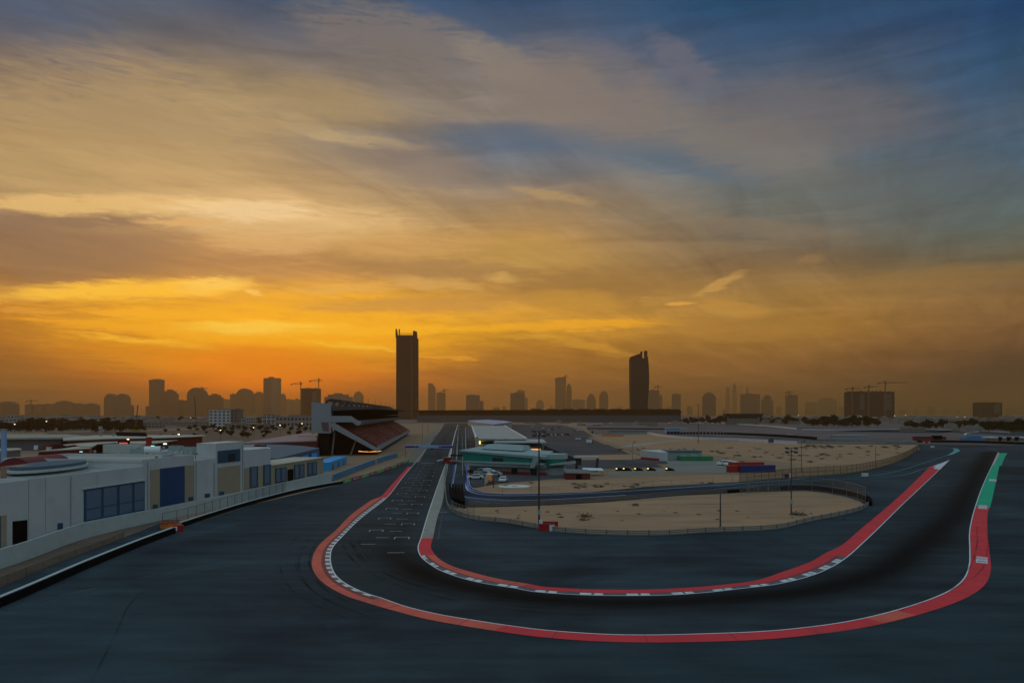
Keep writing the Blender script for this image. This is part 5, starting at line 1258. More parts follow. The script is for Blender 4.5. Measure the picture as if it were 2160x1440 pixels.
for px, py, lb in ((1824.5,1004,'white three-spot marker board on the asphalt before the infield fence'),(1967,943.5,'tiny white marker block on the far left-hand corner')):
    o_ = small('marker_block', px, py, [('block', -1.1, 1.1, -.3, .3, 0, 1.1, M['white'])], lb, 'marker board', rz=-.15)
    t = MB()
    for x in (-.7, 0, .7): t.box(x-.14, x+.14, -.34, -.303, .45, .75, M['red'])
    t.build('spots', o_)
small('marker_block', 1955, 934, [('block', -3.2, 3.0, -.3, .3, 0, 2.0, M['red']), ('leg', -3.0, -2.2, -.34, -.303, 0, 1.2, M['white']), ('leg', 1.4, 2.2, -.34, -.303, 0, 1.2, M['white'])], 'red and white marshal block at the left end of the long black tyre wall', 'marshal post')
# painted sponsor plates on the outer kerb
for (px, py, w, h, lb) in ((2071, 1180, 1.5, 5.6, 'white painted plate on the red kerb'), (2073, 1068.5, 1.75, 8.2, 'white painted plate where the green kerb starts'), (2094, 1012, 2.1, 10.0, 'white painted plate halfway up the green kerb')):
    p = G(px, py, .085); t = MB(); t.box(-w/2, w/2, -h/2, h/2, -.02, 0, M['kwhite']); o_ = t.build('painted_plate', None, lb + ' with red letters', 'painted sign', loc=p); o_.rotation_euler.z = -math.atan((px-CX)/F)
    tx_ = textobj('lettering', 'NGK', w*.46, M['red'], o_, (0, h*.2, .006), (0, 0, 0), .002); tx_.scale = (1, h/w*1.1, 1)
    t = MB(); t.box(-w*.4, w*.4, -h*.32, -h*.2, .002, .006, M['concd']); t.build('underline', o_)
# masts and poles
def mast(px, py, pytop, label, heads=2, r=.12, m=None, group='floodlight masts'):
    p = G(px, py); top = H - (pytop - YH) * p.y / F
    o_ = empty('floodlight_mast', p, label, 'floodlight mast', group); m = m or M['dsteel']
    t = MB(); t.cyl((0,0,0), r*1.3, r*.8, top, m, 8); t.build('pole', o_)
    t = MB(); t.cyl((0,0,0), r*3, r*3, .4, M['concd'], 8); t.build('base', o_)
    for k_ in range(heads):
        t = MB(); s = (-1)**k_; zz = top - .1 - .9*(k_//2); t.bar((0,0,zz), (s*.9,-.1,zz), .1, .1, m); t.hexa([(s*1.0-.4,-.35,zz-.25),(s*1.0+.4,-.35,zz-.25),(s*1.0+.4,.2,zz-.05),(s*1.0-.4,.2,zz-.05),(s*1.0-.4,-.35,zz+.05),(s*1.0+.4,-.35,zz+.05),(s*1.0+.4,.2,zz+.28),(s*1.0-.4,.2,zz+.28)], M['dsteel']); t.build('lamp_head', o_)
    if py > 1080 and heads: t = MB(); t.box(-.28,.28,-.3,.0,2.6,3.6,M['tealroof']); t.build('control_box', o_)
    return o_
mast(1137, 1112, 908, 'tallest grey floodlight mast, on the guard rail below race control', 4, .16)
mast(1669, 1086, 944, 'floodlight mast with a twin head standing on the sand island', 4, .12)
mast(1519.5, 1113, 1040, 'short plain dark pole on the near edge of the sand island', 0, .13)
mast(1690.5, 995, 930, 'thin pole on the infield just right of the twin-head mast', 1, .1)
mast(1847, 985, 941, 'thin pole beside the right end of the infield fence', 0, .1)
mast(1001.5, 985, 922, 'slim lamp mast in front of the left end of race control', 2, .12)
mast(1039, 988, 937, 'slim lamp mast in front of the middle of race control', 2, .1)
mast(1334, 975, 931, 'thin white lamp pole beside the paddock fence', 1, .1, M['steel'])
mast(1473, 934, 853, 'distant twin lamp mast beyond the far white kerb', 2, .22)
mast(891, 930, 896, 'thin pole on the tan ground left of the straight, nearer one', 0, .12)
mast(903, 914, 896, 'thin pole on the tan ground left of the straight, farther one', 0, .14)
mast(2141, 1000, 955, 'x', 0) if False else None
for k_, px in enumerate((1579, 1599, 1620, 1644)): mast(px, 1039 - k_*1, 1010 - k_*.6, f'thin white catch post, {("leftmost","second from the left","third from the left","rightmost")[k_]} of four beside the pit exit lane', 0, .09, M['steel'], 'white catch posts')
# white and dark walls lining the far loops
def lowwall(pts, label, m, h=1.3, th=.5, cap=None):
    L = resample(GL(pts), 12); o = L[0]; r = empty('track_barrier', (o.x, o.y, 0), label, 'barrier', 'far track barriers'); a, b = MB(), MB()
    for p, q in zip(L, L[1:]):
        p, q = (p-o).to_3d(), (q-o).to_3d(); a.bar(p + Vector((0,0,h*.45)), q + Vector((0,0,h*.45)), th, h*.9, m); b.bar(p + Vector((0,0,h*.953)), q + Vector((0,0,h*.953)), th*1.3, h*.1, cap or m)
    a.build('wall', r); b.build('coping', r)
lowwall([(1365,915),(1395,920.5),(1455,926),(1540,929),(1620,933.5),(1680,937)], 'cream curved barrier along the near edge of the distant track loop', M['kwhite'], 2.3, .8)
lowwall([(1410,892.5),(1500,893),(1600,898),(1680,905.5)], 'thin white barrier curving along the farthest track loop', M['kwhite'], 2.4, .8)
lowwall([(1690,906),(1800,907),(1930,905.5),(2060,909),(2130,912)], 'thin pale barrier beyond the right hand loop', M['kwhite'], 1.3)
lowwall([(1200,897),(1255,894.5),(1300,892.5)], 'short white barrier far beyond the pit paddock', M['kwhite'], 1.8)
lowwall([(1240,905),(1320,905.5),(1412,906)], 'dark covered strip right of the tan hut', M['dsteel'], 2.2, 3)
lowwall([(1688,934),(1800,933),(1935,933.5)], 'pale low barrier leading to the infield corner', M['conc'], 1.2)
lowwall([(1660,918),(1700,924),(1740,927)], 'cream barrier curl right of the distant tyre wall', M['cream'], 1.3)
# control tower blocks beyond
small('trackside_hut', 1252, 914, [('wall', -4, 4, 0, 4, 0, 5.5, M['beige']), ('roof', -4.4, 4.4, -.4, 4.4, 5.503, 5.9, M['dsteel']), ('door', -2, -.6, -.05, -.003, 0, 3, M['black'])], 'small tan hut at the left end of the far covered strip', 'hut')
small('far_shed', 1330, 915, [('wall', -22, 20, 0, 16, 0, 3.2, M['tealroof']), ('roof', -24, 22, -1, 17, 3.203, 3.6, M['blueroof'])], 'long low pale green shed beyond the tan hut', 'shed')
small('red_barrier_row', 1288, 920, [('row', -9, 9, 0, 2, 0, 1.6, M['orange']), ('row', 1, 13, -3, -1, 0, 1.3, M['orange'])], 'row of orange red barriers at the foot of the long green shed', 'barrier')
small('blue_kiosk', 1420, 913, [('wall', -8, 8, 0, 8, 0, 5.2, M['ltblue']), ('roof', -9, 16, -1, 9, 5.203, 5.8, M['tealroof']), ('base', -8, 8, -.1, -.003, 0, 2, M['bluev'])], 'light blue kiosk at the left end of the far track loop', 'kiosk')
tyrewall([(1410,916),(1500,915.5),(1600,919),(1700,925),(1720,927)], 'dark tyre wall along the far edge of the distant track loop', 2.4, 1.5, sp=4)
small('dark_container', 1626, 936, [('box', -1.8, 1.8, -1, 1, 1.2, 4.2, M['frame']), ('leg', -1.2, -.9, -.2, .2, 0, 1.2, M['brown']), ('leg', .9, 1.2, -.2, .2, 0, 1.2, M['brown'])], 'dark marshal cabin on legs beside the far white kerb', 'cabin')
small('blue_tent', 2057, 930, [('body', -9, 9, 0, 6, 0, 2.6, M['hblue']), ('peak', -5, 5, 1, 5, 2.603, 4.4, M['hblue'])], 'blue tent standing just behind the long tyre wall', 'tent')
for k_, px in enumerate((2100, 2119, 2136, 2153)):
    small('white_marquee', px, 930, [('body', -5, 5, 0, 7, 0, 2.6, M['concd']), ('roof', -5.6, 5.6, -.5, 7.5, 2.603, 3.6, M['white'])], f'white roofed marquee, {("first","second","third","fourth")[k_]} from the blue tent', 'marquee', 'white marquees behind the tyre wall')
small('red_trailer', 1962, 928.5, [('body', -14, 14, 0, 3, .6, 3.4, M['dred']), ('base', -13, 13, .3, 2.7, 0, .58, M['black'])], 'long dark red trailer behind the left part of the tyre wall', 'trailer')
small('black_trailer', 1978, 928.5, [('body', -4, 4, 0, 3, .5, 4.2, M['black']), ('base', -3.5, 3.5, .3, 2.7, 0, .48, M['dsteel'])], 'short black trailer at the right end of the red one', 'trailer')
small('teal_shed', 1795, 926, [('wall', -14, 14, 0, 10, 0, 3.0, M['tealroof']), ('roof', -15, 15, -.6, 10.6, 3.003, 3.5, M['tealroof'])], 'long pale teal shed beyond the infield corner', 'shed')
random.seed(11)
for k_ in range(14):                         # trailers and cars in the far paddock
    px = 1126 + k_ * 4.6; c = random.choice([M['dsteel'], M['carw'], M['concd'], M['red'] if k_ == 9 else M['dsteel']])
    small('distant_vehicle', px, 917.5 + random.uniform(-.6,.6), [('body', -.9, .9, -2.2, 2.2, .3, 1.5, c), ('cab', -.8, .8, -1, 1.2, 1.503, 2.2, M['carwin']), ('wheels', -.95, .95, -1.6, 1.6, 0, .29, M['tyre'])], 'dark parked vehicle in the row across the far paddock', 'vehicle', 'vehicles in the far paddock row')
random.seed(61)
for k_ in range(16):
    px, py = random.choice([(random.uniform(1185,1262), random.uniform(905,930)), (random.uniform(1110,1180), random.uniform(898,912))])
    small('distant_vehicle', px, py, [('body', -.95, .95, -2.3, 2.3, .3, 1.4, random.choice([M['carw'], M['dsteel'], M['concd']])), ('cab', -.8, .8, -1.2, 1.1, 1.403, 2.0, M['carwin']), ('wheels', -.97, .97, -1.7, 1.7, 0, .29, M['tyre'])], 'small parked vehicle scattered on the paddock asphalt beyond race control', 'vehicle', 'vehicles scattered over the paddock', rz=random.uniform(0,3))
small('truck', 1243, 935, [('body', -2, 2, 0, 3, .5, 3.0, M['carw']), ('cab', 2.01, 3.2, .3, 2.7, .5, 2.3, M['pink']), ('wheels', -1.8, 3, .2, 2.8, 0, .49, M['tyre'])], 'small white truck at the right edge of the paddock asphalt', 'truck')
# ================================================================ city, trees, far structures
def tower(px0, px1, ytop, d, style, label, m='tw1', name='tower_block', crown=None):
    d = min(14200, d * (1.32 if m != 'tw3' else 1.12))
    random.seed(int(px0 * 7))
    x0, x1 = (px0 - CX) * d / F, (px1 - CX) * d / F; w = x1 - x0; ht = H - (ytop - YH) * d / F
    r = empty(name, ((x0+x1)/2, d, 0), label, 'tower', 'skyline towers'); mm = M[m]; hw = w / 2; dp = min(w, 60)
    t = MB()
    if style == 'flat': t.box(-hw, hw, 0, dp, 0, ht, mm); t.build('shaft', r); t = MB(); t.box(-hw*.45, hw*.2, dp*.3, dp*.7, ht, ht*1.03+1, mm); t.build('plant_room', r)
    elif style == 'flare': t.box(-hw*.94, hw*.94, 0, dp, 0, ht*.86, mm); t.build('shaft', r); t = MB(); t.hexa([(-hw*.94,0,ht*.86),(hw*.94,0,ht*.86),(hw*.94,dp,ht*.86),(-hw*.94,dp,ht*.86),(-hw,0,ht*.98),(hw,0,ht*.98),(hw,dp,ht*.98),(-hw,dp,ht*.98)], mm); t.box(-hw*.5, hw*.7, dp*.3, dp*.7, ht*.981, ht, mm); t.build('crown', r)
    elif style == 'step':
        t.box(-hw, hw, 0, dp, 0, ht*.84, mm); t.build('shaft', r); t = MB(); t.box(-hw*.75, hw*.7, 2, dp-2, ht*.841, ht*.94, mm); t.box(-hw*.3, hw*.25, 5, dp-5, ht*.941, ht, mm); t.build('crown', r)
    elif style == 'dome':
        t.box(-hw, hw, 0, dp, 0, ht*.70, mm); t.build('shaft', r); t = MB(); n = 14
        P = [(-hw + 0*n, ht*.701)] + [(-hw*math.cos(math.pi*k_/n), ht*.72 + ht*.28*math.sin(math.pi*k_/n)) for k_ in range(n+1)] + [(hw, ht*.701)]
        prof(t, P[::-1], 0, dp, mm); t.build('crown', r)
    elif style == 'slant':
        prof(t, [(-hw,0),(hw,0),(hw,ht*.86),(hw*.1,ht),(-hw,ht)], 0, dp, mm); t.build('shaft', r); t = MB(); t.cyl((-hw*.5, dp/2, ht), 1, .6, ht*.03+2, mm, 6); t.build('mast', r)
    elif style == 'peak':
        t.box(-hw, hw, 0, dp, 0, ht*.72, mm); t.build('shaft', r); t = MB(); prof(t, [(-hw*.85,ht*.721),(hw*.85,ht*.721),(hw*.6,ht*.9),(0,ht),(-hw*.6,ht*.9)], 3, dp-3, mm); t.build('crown', r)
    elif style == 'frame':
        t.box(-hw, hw, 0, dp, 0, ht, mm); t.build('shaft', r); t = MB()
        for k_ in range(7): t = MB(); x = -hw + w * (k_ + .2) / 7; t.box(x, x + w*.04, dp*.4, dp*.6, ht, ht + ht*random.uniform(.02, .06), mm); t.build('column_stub', r)
        if w > 40:
            t = MB()
            for k_ in range(9): z = ht * (.35 + .065*k_); t.box(hw*.25, hw*.8, -1.2, -.1, z, z + ht*.02, M['low'])
            t.build('floor_edges', r)
    return r
def crane(px, ytop, d, pxa, pxb, label, base=0, flat=True):
    d *= 1.2 if d > 4000 else 1.1
    x = (px - CX) * d / F; ht = H - (ytop - YH) * d / F; s = d / F
    r = empty('tower_crane', (x, d - 30, base), label, 'crane', 'tower cranes'); m = M['brown']; w = max(1.6, 1.4 * s)
    t = MB(); n = 12
    for k_ in range(n):
        z0, z1 = ht*k_/n, ht*(k_+1)/n
        for a, b in ((-1,-1),(1,-1),(1,1),(-1,1)): t.bar((a*w/2,b*w/2,z0),(a*w/2,b*w/2,z1),w*.3,w*.3,m)
        t.bar((-w/2,-w/2,z0),(w/2,-w/2,z1),w*.25,w*.25,m)
    t.build('mast', r)
    ya = ht * .94; t = MB(); t.bar((0,0,ya), ((pxb-px)*s, 0, ya+.01*ht), w*.8, w*.9, m); t.build('jib', r)
    t = MB(); t.bar((0,0,ya), ((pxa-px)*s, 0, ya), w*.8, w*.9, m); t.box((pxa-px)*s-w, (pxa-px)*s+w, -w, w, ya-w*2, ya, m); t.build('counter_jib', r)
    t = MB(); t.bar((0,0,ya),(0,0,ht),w*.7,w*.7,m); t.bar((0,0,ht), ((pxb-px)*s*.6, 0, ya), w*.3, w*.3, m); t.bar((0,0,ht), ((pxa-px)*s*.8, 0, ya), w*.3, w*.3, m); t.build('cat_head', r)
    t = MB(); t.box(w*.3, w*1.6, -w*1.4, -w*.2, ya-w*2.2, ya-w*.2, m); t.build('cab', r)
    return r
T = [
 (-4,30,846,4200,'dome','low round-topped dark block at the far left edge','tw1'),
 (52,66,853,4600,'frame','unfinished slab, left one of the pair at the far left crane','tw1'),(72,88,853,4600,'frame','unfinished slab, right one of the pair at the far left crane','tw1'),
 (88,112,851,5200,'dome','small dome-topped tower right of the unfinished slabs','tw1'),(113,151,845,5000,'step','broad stepped tower with a thin spire, between small domed ones','tw1'),
 (152,177,850,5200,'dome','left one of two small domed towers right of the stepped tower','tw1'),(178,204,850,5200,'dome','right one of two small domed towers right of the stepped tower','tw1'),
 (219,243.5,830,4800,'dome','left half of the tall twin domed towers','tw1'),(244,268.5,830,4800,'dome','right half of the tall twin domed towers','tw1'),(266,277,853,4700,'dome','small domed annex right of the twin domed towers','tw1'),
 (313.5,341,799,4800,'flare','tallest tower of the left skyline, flat flared top','tw1'),(341.5,371,821,5000,'step','stepped tower leaning on the flared tower at its right','tw1'),(372,390,844,5100,'flat','short block right of the stepped tower','tw1'),
 (307,314,857,4600,'flat','low annex left of the flared tower','tw1'),
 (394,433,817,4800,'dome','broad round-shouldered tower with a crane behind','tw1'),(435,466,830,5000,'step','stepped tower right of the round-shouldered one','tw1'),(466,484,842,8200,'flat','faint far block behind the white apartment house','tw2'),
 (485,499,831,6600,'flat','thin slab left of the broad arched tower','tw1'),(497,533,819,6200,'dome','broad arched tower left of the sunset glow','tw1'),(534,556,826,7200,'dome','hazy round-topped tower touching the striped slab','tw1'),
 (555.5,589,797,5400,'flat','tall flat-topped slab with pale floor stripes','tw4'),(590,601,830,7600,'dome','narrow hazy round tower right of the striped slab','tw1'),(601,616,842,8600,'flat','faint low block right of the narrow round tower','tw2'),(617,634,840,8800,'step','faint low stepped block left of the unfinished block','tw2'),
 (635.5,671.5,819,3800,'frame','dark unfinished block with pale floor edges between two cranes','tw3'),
 (684,741,829,4200,'step','wide low block rising behind the grandstand roof','tw2'),(745.5,765,825,6600,'step','hazy tower right of the wide low block','tw2'),
 (903,918,808,7400,'slant','slender slant-topped tower right of the dark skyscraper','tw1'),(920.5,939,828,6600,'flat','flat tower right of the slant-topped one','tw1'),
 (983,1011.5,833,5200,'flat','lone flat block above the pit building','tw1'),(1012,1019.5,846,5200,'flat','small annex right of the lone flat block','tw1'),
 (1076.5,1107,829,5200,'flat','dark flat block left of the hazy twin tower','tw1'),(1090,1106.5,823,7800,'flat','pale block peeping over the dark flat block','tw2'),(1107.5,1113,839,7000,'flat','thin sliver right of the dark flat block','tw2'),
 (1131,1147,843,9200,'dome','very faint round block between two clearer ones','tw2'),
 (1171,1194.5,795,7000,'flare','tall hazy tower with a flared crown','tw1'),(1195,1206,809,7200,'dome','narrow hazy tower clinging to the flared one','tw1'),(1207.5,1234,843,8000,'flat','low faint block right of the flared tower','tw2'),
 (1238,1257,829,7000,'peak','hazy tower with a pointed crown','tw1'),(1265,1283,824,7200,'dome','hazy round-topped tower left of the dark twisted skyscraper','tw1'),
 (1368.5,1391,823,5400,'flat','grey block directly right of the twisted skyscraper','tw1'),(1391.5,1397,833,6400,'flat','thin hazy slab right of the grey block','tw2'),
 (1419.5,1436,831,6200,'flat','lone hazy slab right of the grey block','tw1'),(1484.5,1510,827,5200,'step','dark stepped tower standing alone in the haze','tw1'),
 (1565,1603,831,5800,'flat','wide hazy block with a thin light streak','tw1'),(1609,1631,832,6200,'peak','hazy block with a small pointed roof','tw1'),(1661,1683,833,5600,'flat','squat tower with a crane beside it','tw1'),
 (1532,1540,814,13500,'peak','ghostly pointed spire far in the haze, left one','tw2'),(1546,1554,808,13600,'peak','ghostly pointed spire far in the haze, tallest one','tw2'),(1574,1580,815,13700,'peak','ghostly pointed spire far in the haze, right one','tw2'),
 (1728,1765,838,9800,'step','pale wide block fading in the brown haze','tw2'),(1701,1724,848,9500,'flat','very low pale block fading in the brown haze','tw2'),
 (1793,1826,826,3000,'frame','left wing of the big unfinished block under three cranes','tw3'),(1827,1887,826,3000,'frame','right wing of the big unfinished block under three cranes','tw3'),
 (2068,2114,849,3200,'frame','unfinished low block near the right edge of the skyline','tw3'),
]
random.seed(21)
for a in T: tower(*a)
# small far blocks filling the haze line
for k_ in range(26):
    px = [610+9*k_ for k_ in range(3)] + [925,960,1040,1060,1120,1150,1160,1225,1300,1410,1450,1525,1640,1700,1770,1900,1930,1960,1990,2020,2050,2125,2145]
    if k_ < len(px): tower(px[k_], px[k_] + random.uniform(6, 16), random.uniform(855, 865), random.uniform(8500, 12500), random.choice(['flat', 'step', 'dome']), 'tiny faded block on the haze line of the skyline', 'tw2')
for a in ((71,843,4550,62,86,'small crane over the unfinished slabs at the far left'),(430,816,4750,424,441,'crane behind the round-shouldered tower'),(637.5,805,3800,618,643,'left crane over the dark unfinished block beside the sunset'),(675,798,3800,657,683,'right crane over the dark unfinished block beside the sunset'),
          (937.5,820,6550,934,948,'thin crane on the flat tower right of the slant-topped one'),(1192,790,6900,1188,1200,'crane on top of the hazy flared tower'),(1386,812,5350,1380,1394,'crane on the grey block beside the twisted skyscraper'),(1661,824,5550,1655,1672,'crane beside the squat tower'),
          (1791.5,816,2950,1778,1808,'left crane over the big unfinished block at right'),(1825.5,812,2950,1817,1846,'middle crane over the big unfinished block at right'),(1860,803,2950,1846,1906,'right and tallest crane over the big unfinished block')): crane(*a)
# leaning yard cranes seen as thin booms
for px, y0, y1, x2, d, lb in ((285,905,854,291,900,'slim leaning crane boom above the far left trees'),(415,898,836,410,1000,'slim crane boom left of the white apartment house')):
    A_ = D(px, y0, d); B_ = D(x2, y1, d); r = empty('mobile_crane', (A_.x, d, 0), lb, 'crane', 'mobile cranes'); t = MB(); t.bar((0,0,2), (B_.x-A_.x, 0, B_.z), .9, .9, M['brown']); t.build('boom', r); t = MB(); t.box(-4, 4, -1.5, 1.5, 0, 2.6, M['yellow']); t.build('chassis', r)
# the two dark skyscrapers
d = 2800.0; s = d / F; sc = empty('skyscraper', ((857-CX)*s, d, 0), 'tall dark skyscraper with horned corners at the end of the straight', 'skyscraper')
hx = lambda px: (px - 857) * s; hzz = lambda py: H - (py - YH) * s
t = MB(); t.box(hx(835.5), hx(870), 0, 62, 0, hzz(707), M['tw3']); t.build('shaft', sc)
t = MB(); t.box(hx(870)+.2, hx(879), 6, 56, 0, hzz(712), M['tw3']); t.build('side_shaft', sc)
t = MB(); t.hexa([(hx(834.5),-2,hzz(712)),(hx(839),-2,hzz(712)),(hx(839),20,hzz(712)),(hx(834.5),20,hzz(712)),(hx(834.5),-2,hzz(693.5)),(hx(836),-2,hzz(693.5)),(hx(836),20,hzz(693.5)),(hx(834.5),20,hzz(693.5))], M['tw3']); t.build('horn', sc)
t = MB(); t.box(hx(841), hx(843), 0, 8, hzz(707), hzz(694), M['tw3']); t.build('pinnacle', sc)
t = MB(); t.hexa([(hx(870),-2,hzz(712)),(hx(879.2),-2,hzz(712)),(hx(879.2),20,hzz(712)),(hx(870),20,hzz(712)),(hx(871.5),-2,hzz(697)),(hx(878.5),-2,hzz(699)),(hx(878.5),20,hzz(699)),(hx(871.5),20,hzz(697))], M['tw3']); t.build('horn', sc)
t = MB(); random.seed(9)
for k_ in range(12): x = hx(844 + k_*2.1); t.box(x, x+1.2, 10, 12, hzz(707), hzz(random.uniform(699.5, 704)), M['tw3'])
t.build('rooftop_stubs', sc)
t = MB(); t.box(hx(868.3), hx(869.6), -2.5, -.05, 0, hzz(712), M['brown']); t.build('hoist', sc)
sc = empty('skyscraper', ((1350-CX)*s, d, 0), 'dark twisting skyscraper with a broken slanted crown, right of centre', 'skyscraper')
hx = lambda px: (px - 1350) * s
t = MB(); N = 14
for k_ in range(N):
    f0, f1 = k_/N, (k_+1)/N
    def sec(f):
        y = 865 + (755-865)*f; xr = 1366.5 + 3*math.sin(max(0,(f-.18))*3.6) ; xl = 1332.5 - 1.4*math.sin(f*2)
        return hx(xl), hx(xr), hzz(y)
    a, b = sec(f0), sec(f1); z0 = 0 if k_ == 0 else a[2]
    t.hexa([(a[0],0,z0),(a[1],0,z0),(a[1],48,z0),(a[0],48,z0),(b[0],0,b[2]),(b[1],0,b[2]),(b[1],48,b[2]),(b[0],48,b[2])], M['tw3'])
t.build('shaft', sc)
t = MB(); t.hexa([(hx(1331),0,hzz(755)),(hx(1354),0,hzz(754)),(hx(1354),30,hzz(754)),(hx(1331),30,hzz(755)),(hx(1331),0,hzz(752)),(hx(1352),0,hzz(744.5)),(hx(1352),30,hzz(744.5)),(hx(1331),30,hzz(752))], M['tw3']); t.build('crown', sc)
t = MB(); t.box(hx(1351.5), hx(1355), -1, 10, hzz(755), hzz(741), M['tw3']); t.build('horn', sc)
t = MB(); t.box(hx(1359.5), hx(1365.5), -1, 10, hzz(755), hzz(739.5), M['tw3']); t.build('horn', sc)
t = MB(); t.box(hx(1362), hx(1368.8), 10.1, 30, hzz(755), hzz(752), M['tw3']); t.build('corner_cap', sc)
# racecourse grandstand: long dark roof on the horizon
d = 1900.0; s = d / F; X_ = lambda px: (px - 1160) * s; Z_ = lambda py: H - (py - YH) * s
rg = empty('racecourse_grandstand', (X_(1160) + (1160-CX)*s, d, 0), 'very long dark grandstand roof stretching along the horizon', 'grandstand')
dk = mat('far_dark', (.035, .030, .030), .8, var=.1)
t = MB(); t.hexa([(X_(880),0,Z_(869)),(X_(1440),0,Z_(869)),(X_(1440),60,Z_(869)),(X_(880),60,Z_(869)),(X_(870),-10,Z_(865)),(X_(1430),-10,Z_(863)),(X_(1430),60,Z_(863)),(X_(870),60,Z_(865))], dk); t.build('roof', rg)
t = MB(); t.box(X_(882), X_(1438), 10, 60, 0, Z_(869)-.1, mat('far_dark_wall', (.045, .045, .050), .8, var=.15)); t.build('wall', rg)
for k_ in range(9): t = MB(); a = 1120 + k_*34; t.box(X_(a), X_(a+22), 0, 40, Z_(864)+.5, Z_(862), dk); t.build('skylight', rg)
t = MB(); t.box(X_(882), X_(1430), -22, 9.9, 0, Z_(876), mat('far_tier', (.09,.09,.10), .8, var=.1)); t.build('lower_tier', rg)
g2 = empty('pavilion', ((1568-CX)*1.0, 1500, 0), 'dark pavilion with stacked balconies right of the long grandstand', 'building')
t = MB(); t.hexa([(-34,0,13),(38,0,13),(38,30,13),(-34,30,13),(-38,-3,23),(42,-3,23),(42,32,23),(-34,32,23)], dk); t.build('roof', g2)
t = MB(); t.box(-30, 34, 2, 28, 0, 12.9, M['concd']); t.build('wall', g2)
for k_ in range(3): t = MB(); t.box(-31, 35, .5, 1.9, 3 + k_*4, 4.2 + k_*4, M['conc']); t.build('balcony', g2)
for k_ in (-34, 30): t = MB(); t.box(k_, k_+3, -1, 1, 0, 16, M['concd']); t.build('column', g2)
# white apartment house and office beyond the left yard
def block_house(px0, px1, py, pyt, depth, m, label, name='apartment_house', cols=7, rows=5, roofh=2.5):
    d = H * F / (py - YH); s = d / F; x0 = (px0 - CX) * s; w = (px1 - px0) * s; ht = H - (pyt - YH) * s
    r = empty(name, (x0, d, 0), label, 'building'); t = MB(); t.box(0, w, 0, depth, 0, ht, m); t.build('wall', r)
    t = MB(); t.box(w*.3, w*.75, depth*.3, depth*.7, ht, ht+roofh, M['concd']); t.build('roof_hut', r)
    for j in range(rows):
        for i in range(cols):
            t = MB(); x = w*(i+.25)/cols; z = ht*(j+.3)/rows; t.box(x, x+w*.5/cols, -.25, -.003, z, z+ht*.42/rows, M['glassd']); t.build('window', r)
    t = MB(); t.box(-.4, w+.4, -.4, depth+.4, ht+.003, ht+.6, m); t.build('parapet', r)
    return r
block_house(441, 486, 903, 865, 26, mat('pale_render', (.50,.52,.53), .8), 'white apartment block with scattered dark windows below the round tower', cols=5, rows=6)
block_house(486.5, 501, 903, 864, 24, mat('brown_render', (.20,.14,.13), .8), 'brown side wing of the white apartment block', cols=2, rows=6)
block_house(553, 581, 900, 876, 24, M['off'], 'white office end block with rows of square windows', 'office_building', 6, 3)
block_house(581.5, 660, 900, 878, 30, mat('grey_office', (.26,.24,.23), .8), 'long low grey office right of the white end block', 'office_building', 10, 2)
# left yard: canopies and low halls behind the workshop
def slab(name, pts, z, th, m, label, cat, legs=(), wall=None, wallz=None, wlabel='wall'):
    P = [G(x, y, z) for x, y in pts]; o = Vector((P[0].x, P[0].y, 0)); r = empty(name, o, label, cat)
    t = MB(); t.prism([(p.x-o.x, p.y-o.y) for p in P], z-th, z, m); t.build('roof', r)
    for x, y in legs: q_ = G(x, y, z) - o; t = MB(); t.bar((q_.x, q_.y, 0), (q_.x+.3, q_.y, z-th), .35, .35, M['dred']); t.build('leg', r)
    if wall:
        c = sum((p - o for p in P), Vector()) / len(P); t = MB(); t.prism([(c.x + (p.x-o.x-c.x)*.94, c.y + (p.y-o.y-c.y)*.94) for p in P], 0, z-th-.01, wall); t.build(wlabel, r)
    return r
slab('long_hall', [(-60,924),(133,922.5),(186,919),(140,915.5),(-60,915.5)], 8, 1.0, M['conc'], 'long pale roofed hall across the far left, grey striped side wall', 'building', wall=mat('hall_wall',(.15,.15,.16),.8))
slab('yard_canopy', [(133,928),(230,924),(330,922.5),(380,921),(435,918.5),(425,917),(200,917.5),(133,923)], 8, .5, M['cream'], 'longest thin cream canopy ending in a point beside the sand bank', 'canopy', legs=((380,920.5),(405,919),(340,921)), wall=M['dred'])
slab('yard_canopy', [(133,937),(232,929.5),(300,929),(410,920),(414,922),(330,934),(300,935),(240,933),(205,936),(196,941),(172,941),(158,937),(140,939)], 6, .4, M['cream'], 'zigzag cream canopy over red walls, left of centre of the yard', 'canopy', legs=((150,938),(200,937),(240,932),(280,934),(360,930)))
slab('yard_canopy', [(76,951),(190,944.5),(197,941),(172,940),(128,946)], 5.5, .5, M['cream'], 'low cream canopy slab over the red shop fronts, nearest the roof', 'canopy', wall=M['dred'], legs=((90,950),))
slab('yard_canopy', [(-60,955),(20,949),(46,947),(42,944.5),(-60,946)], 7, .5, M['cream'], 'short cream canopy at the far left edge of the yard', 'canopy', wall=M['concd'])
slab('dark_kiosk', [(247,916),(310,917),(308,912),(245,911)], 9, 3.5, M['black'], 'flat black kiosk roof standing above the cream canopies', 'kiosk', wall=M['frame'])
sg = MB(); p = D(260, 936, 300); sg.box(-1.7, 1.7, 0, .3, .1, .6, M['redlamp']); sgo = sg.build('neon_sign', None, 'glowing red sign under the cream canopy in the yard', 'sign', loc=p); t = MB(); t.box(-2.5, 2.5, .31, .6, -.3, 1.2, M['black']); t.build('backing', sgo)
small('red_column', 312, 966, [('column', -1.0, 1.0, 0, 2, 0, 10.5, M['red']), ('cap', -1.1, 1.1, -.1, 2.1, 10.503, 10.8, M['dred'])], 'upright red slab rising behind the roof tank', 'pylon')
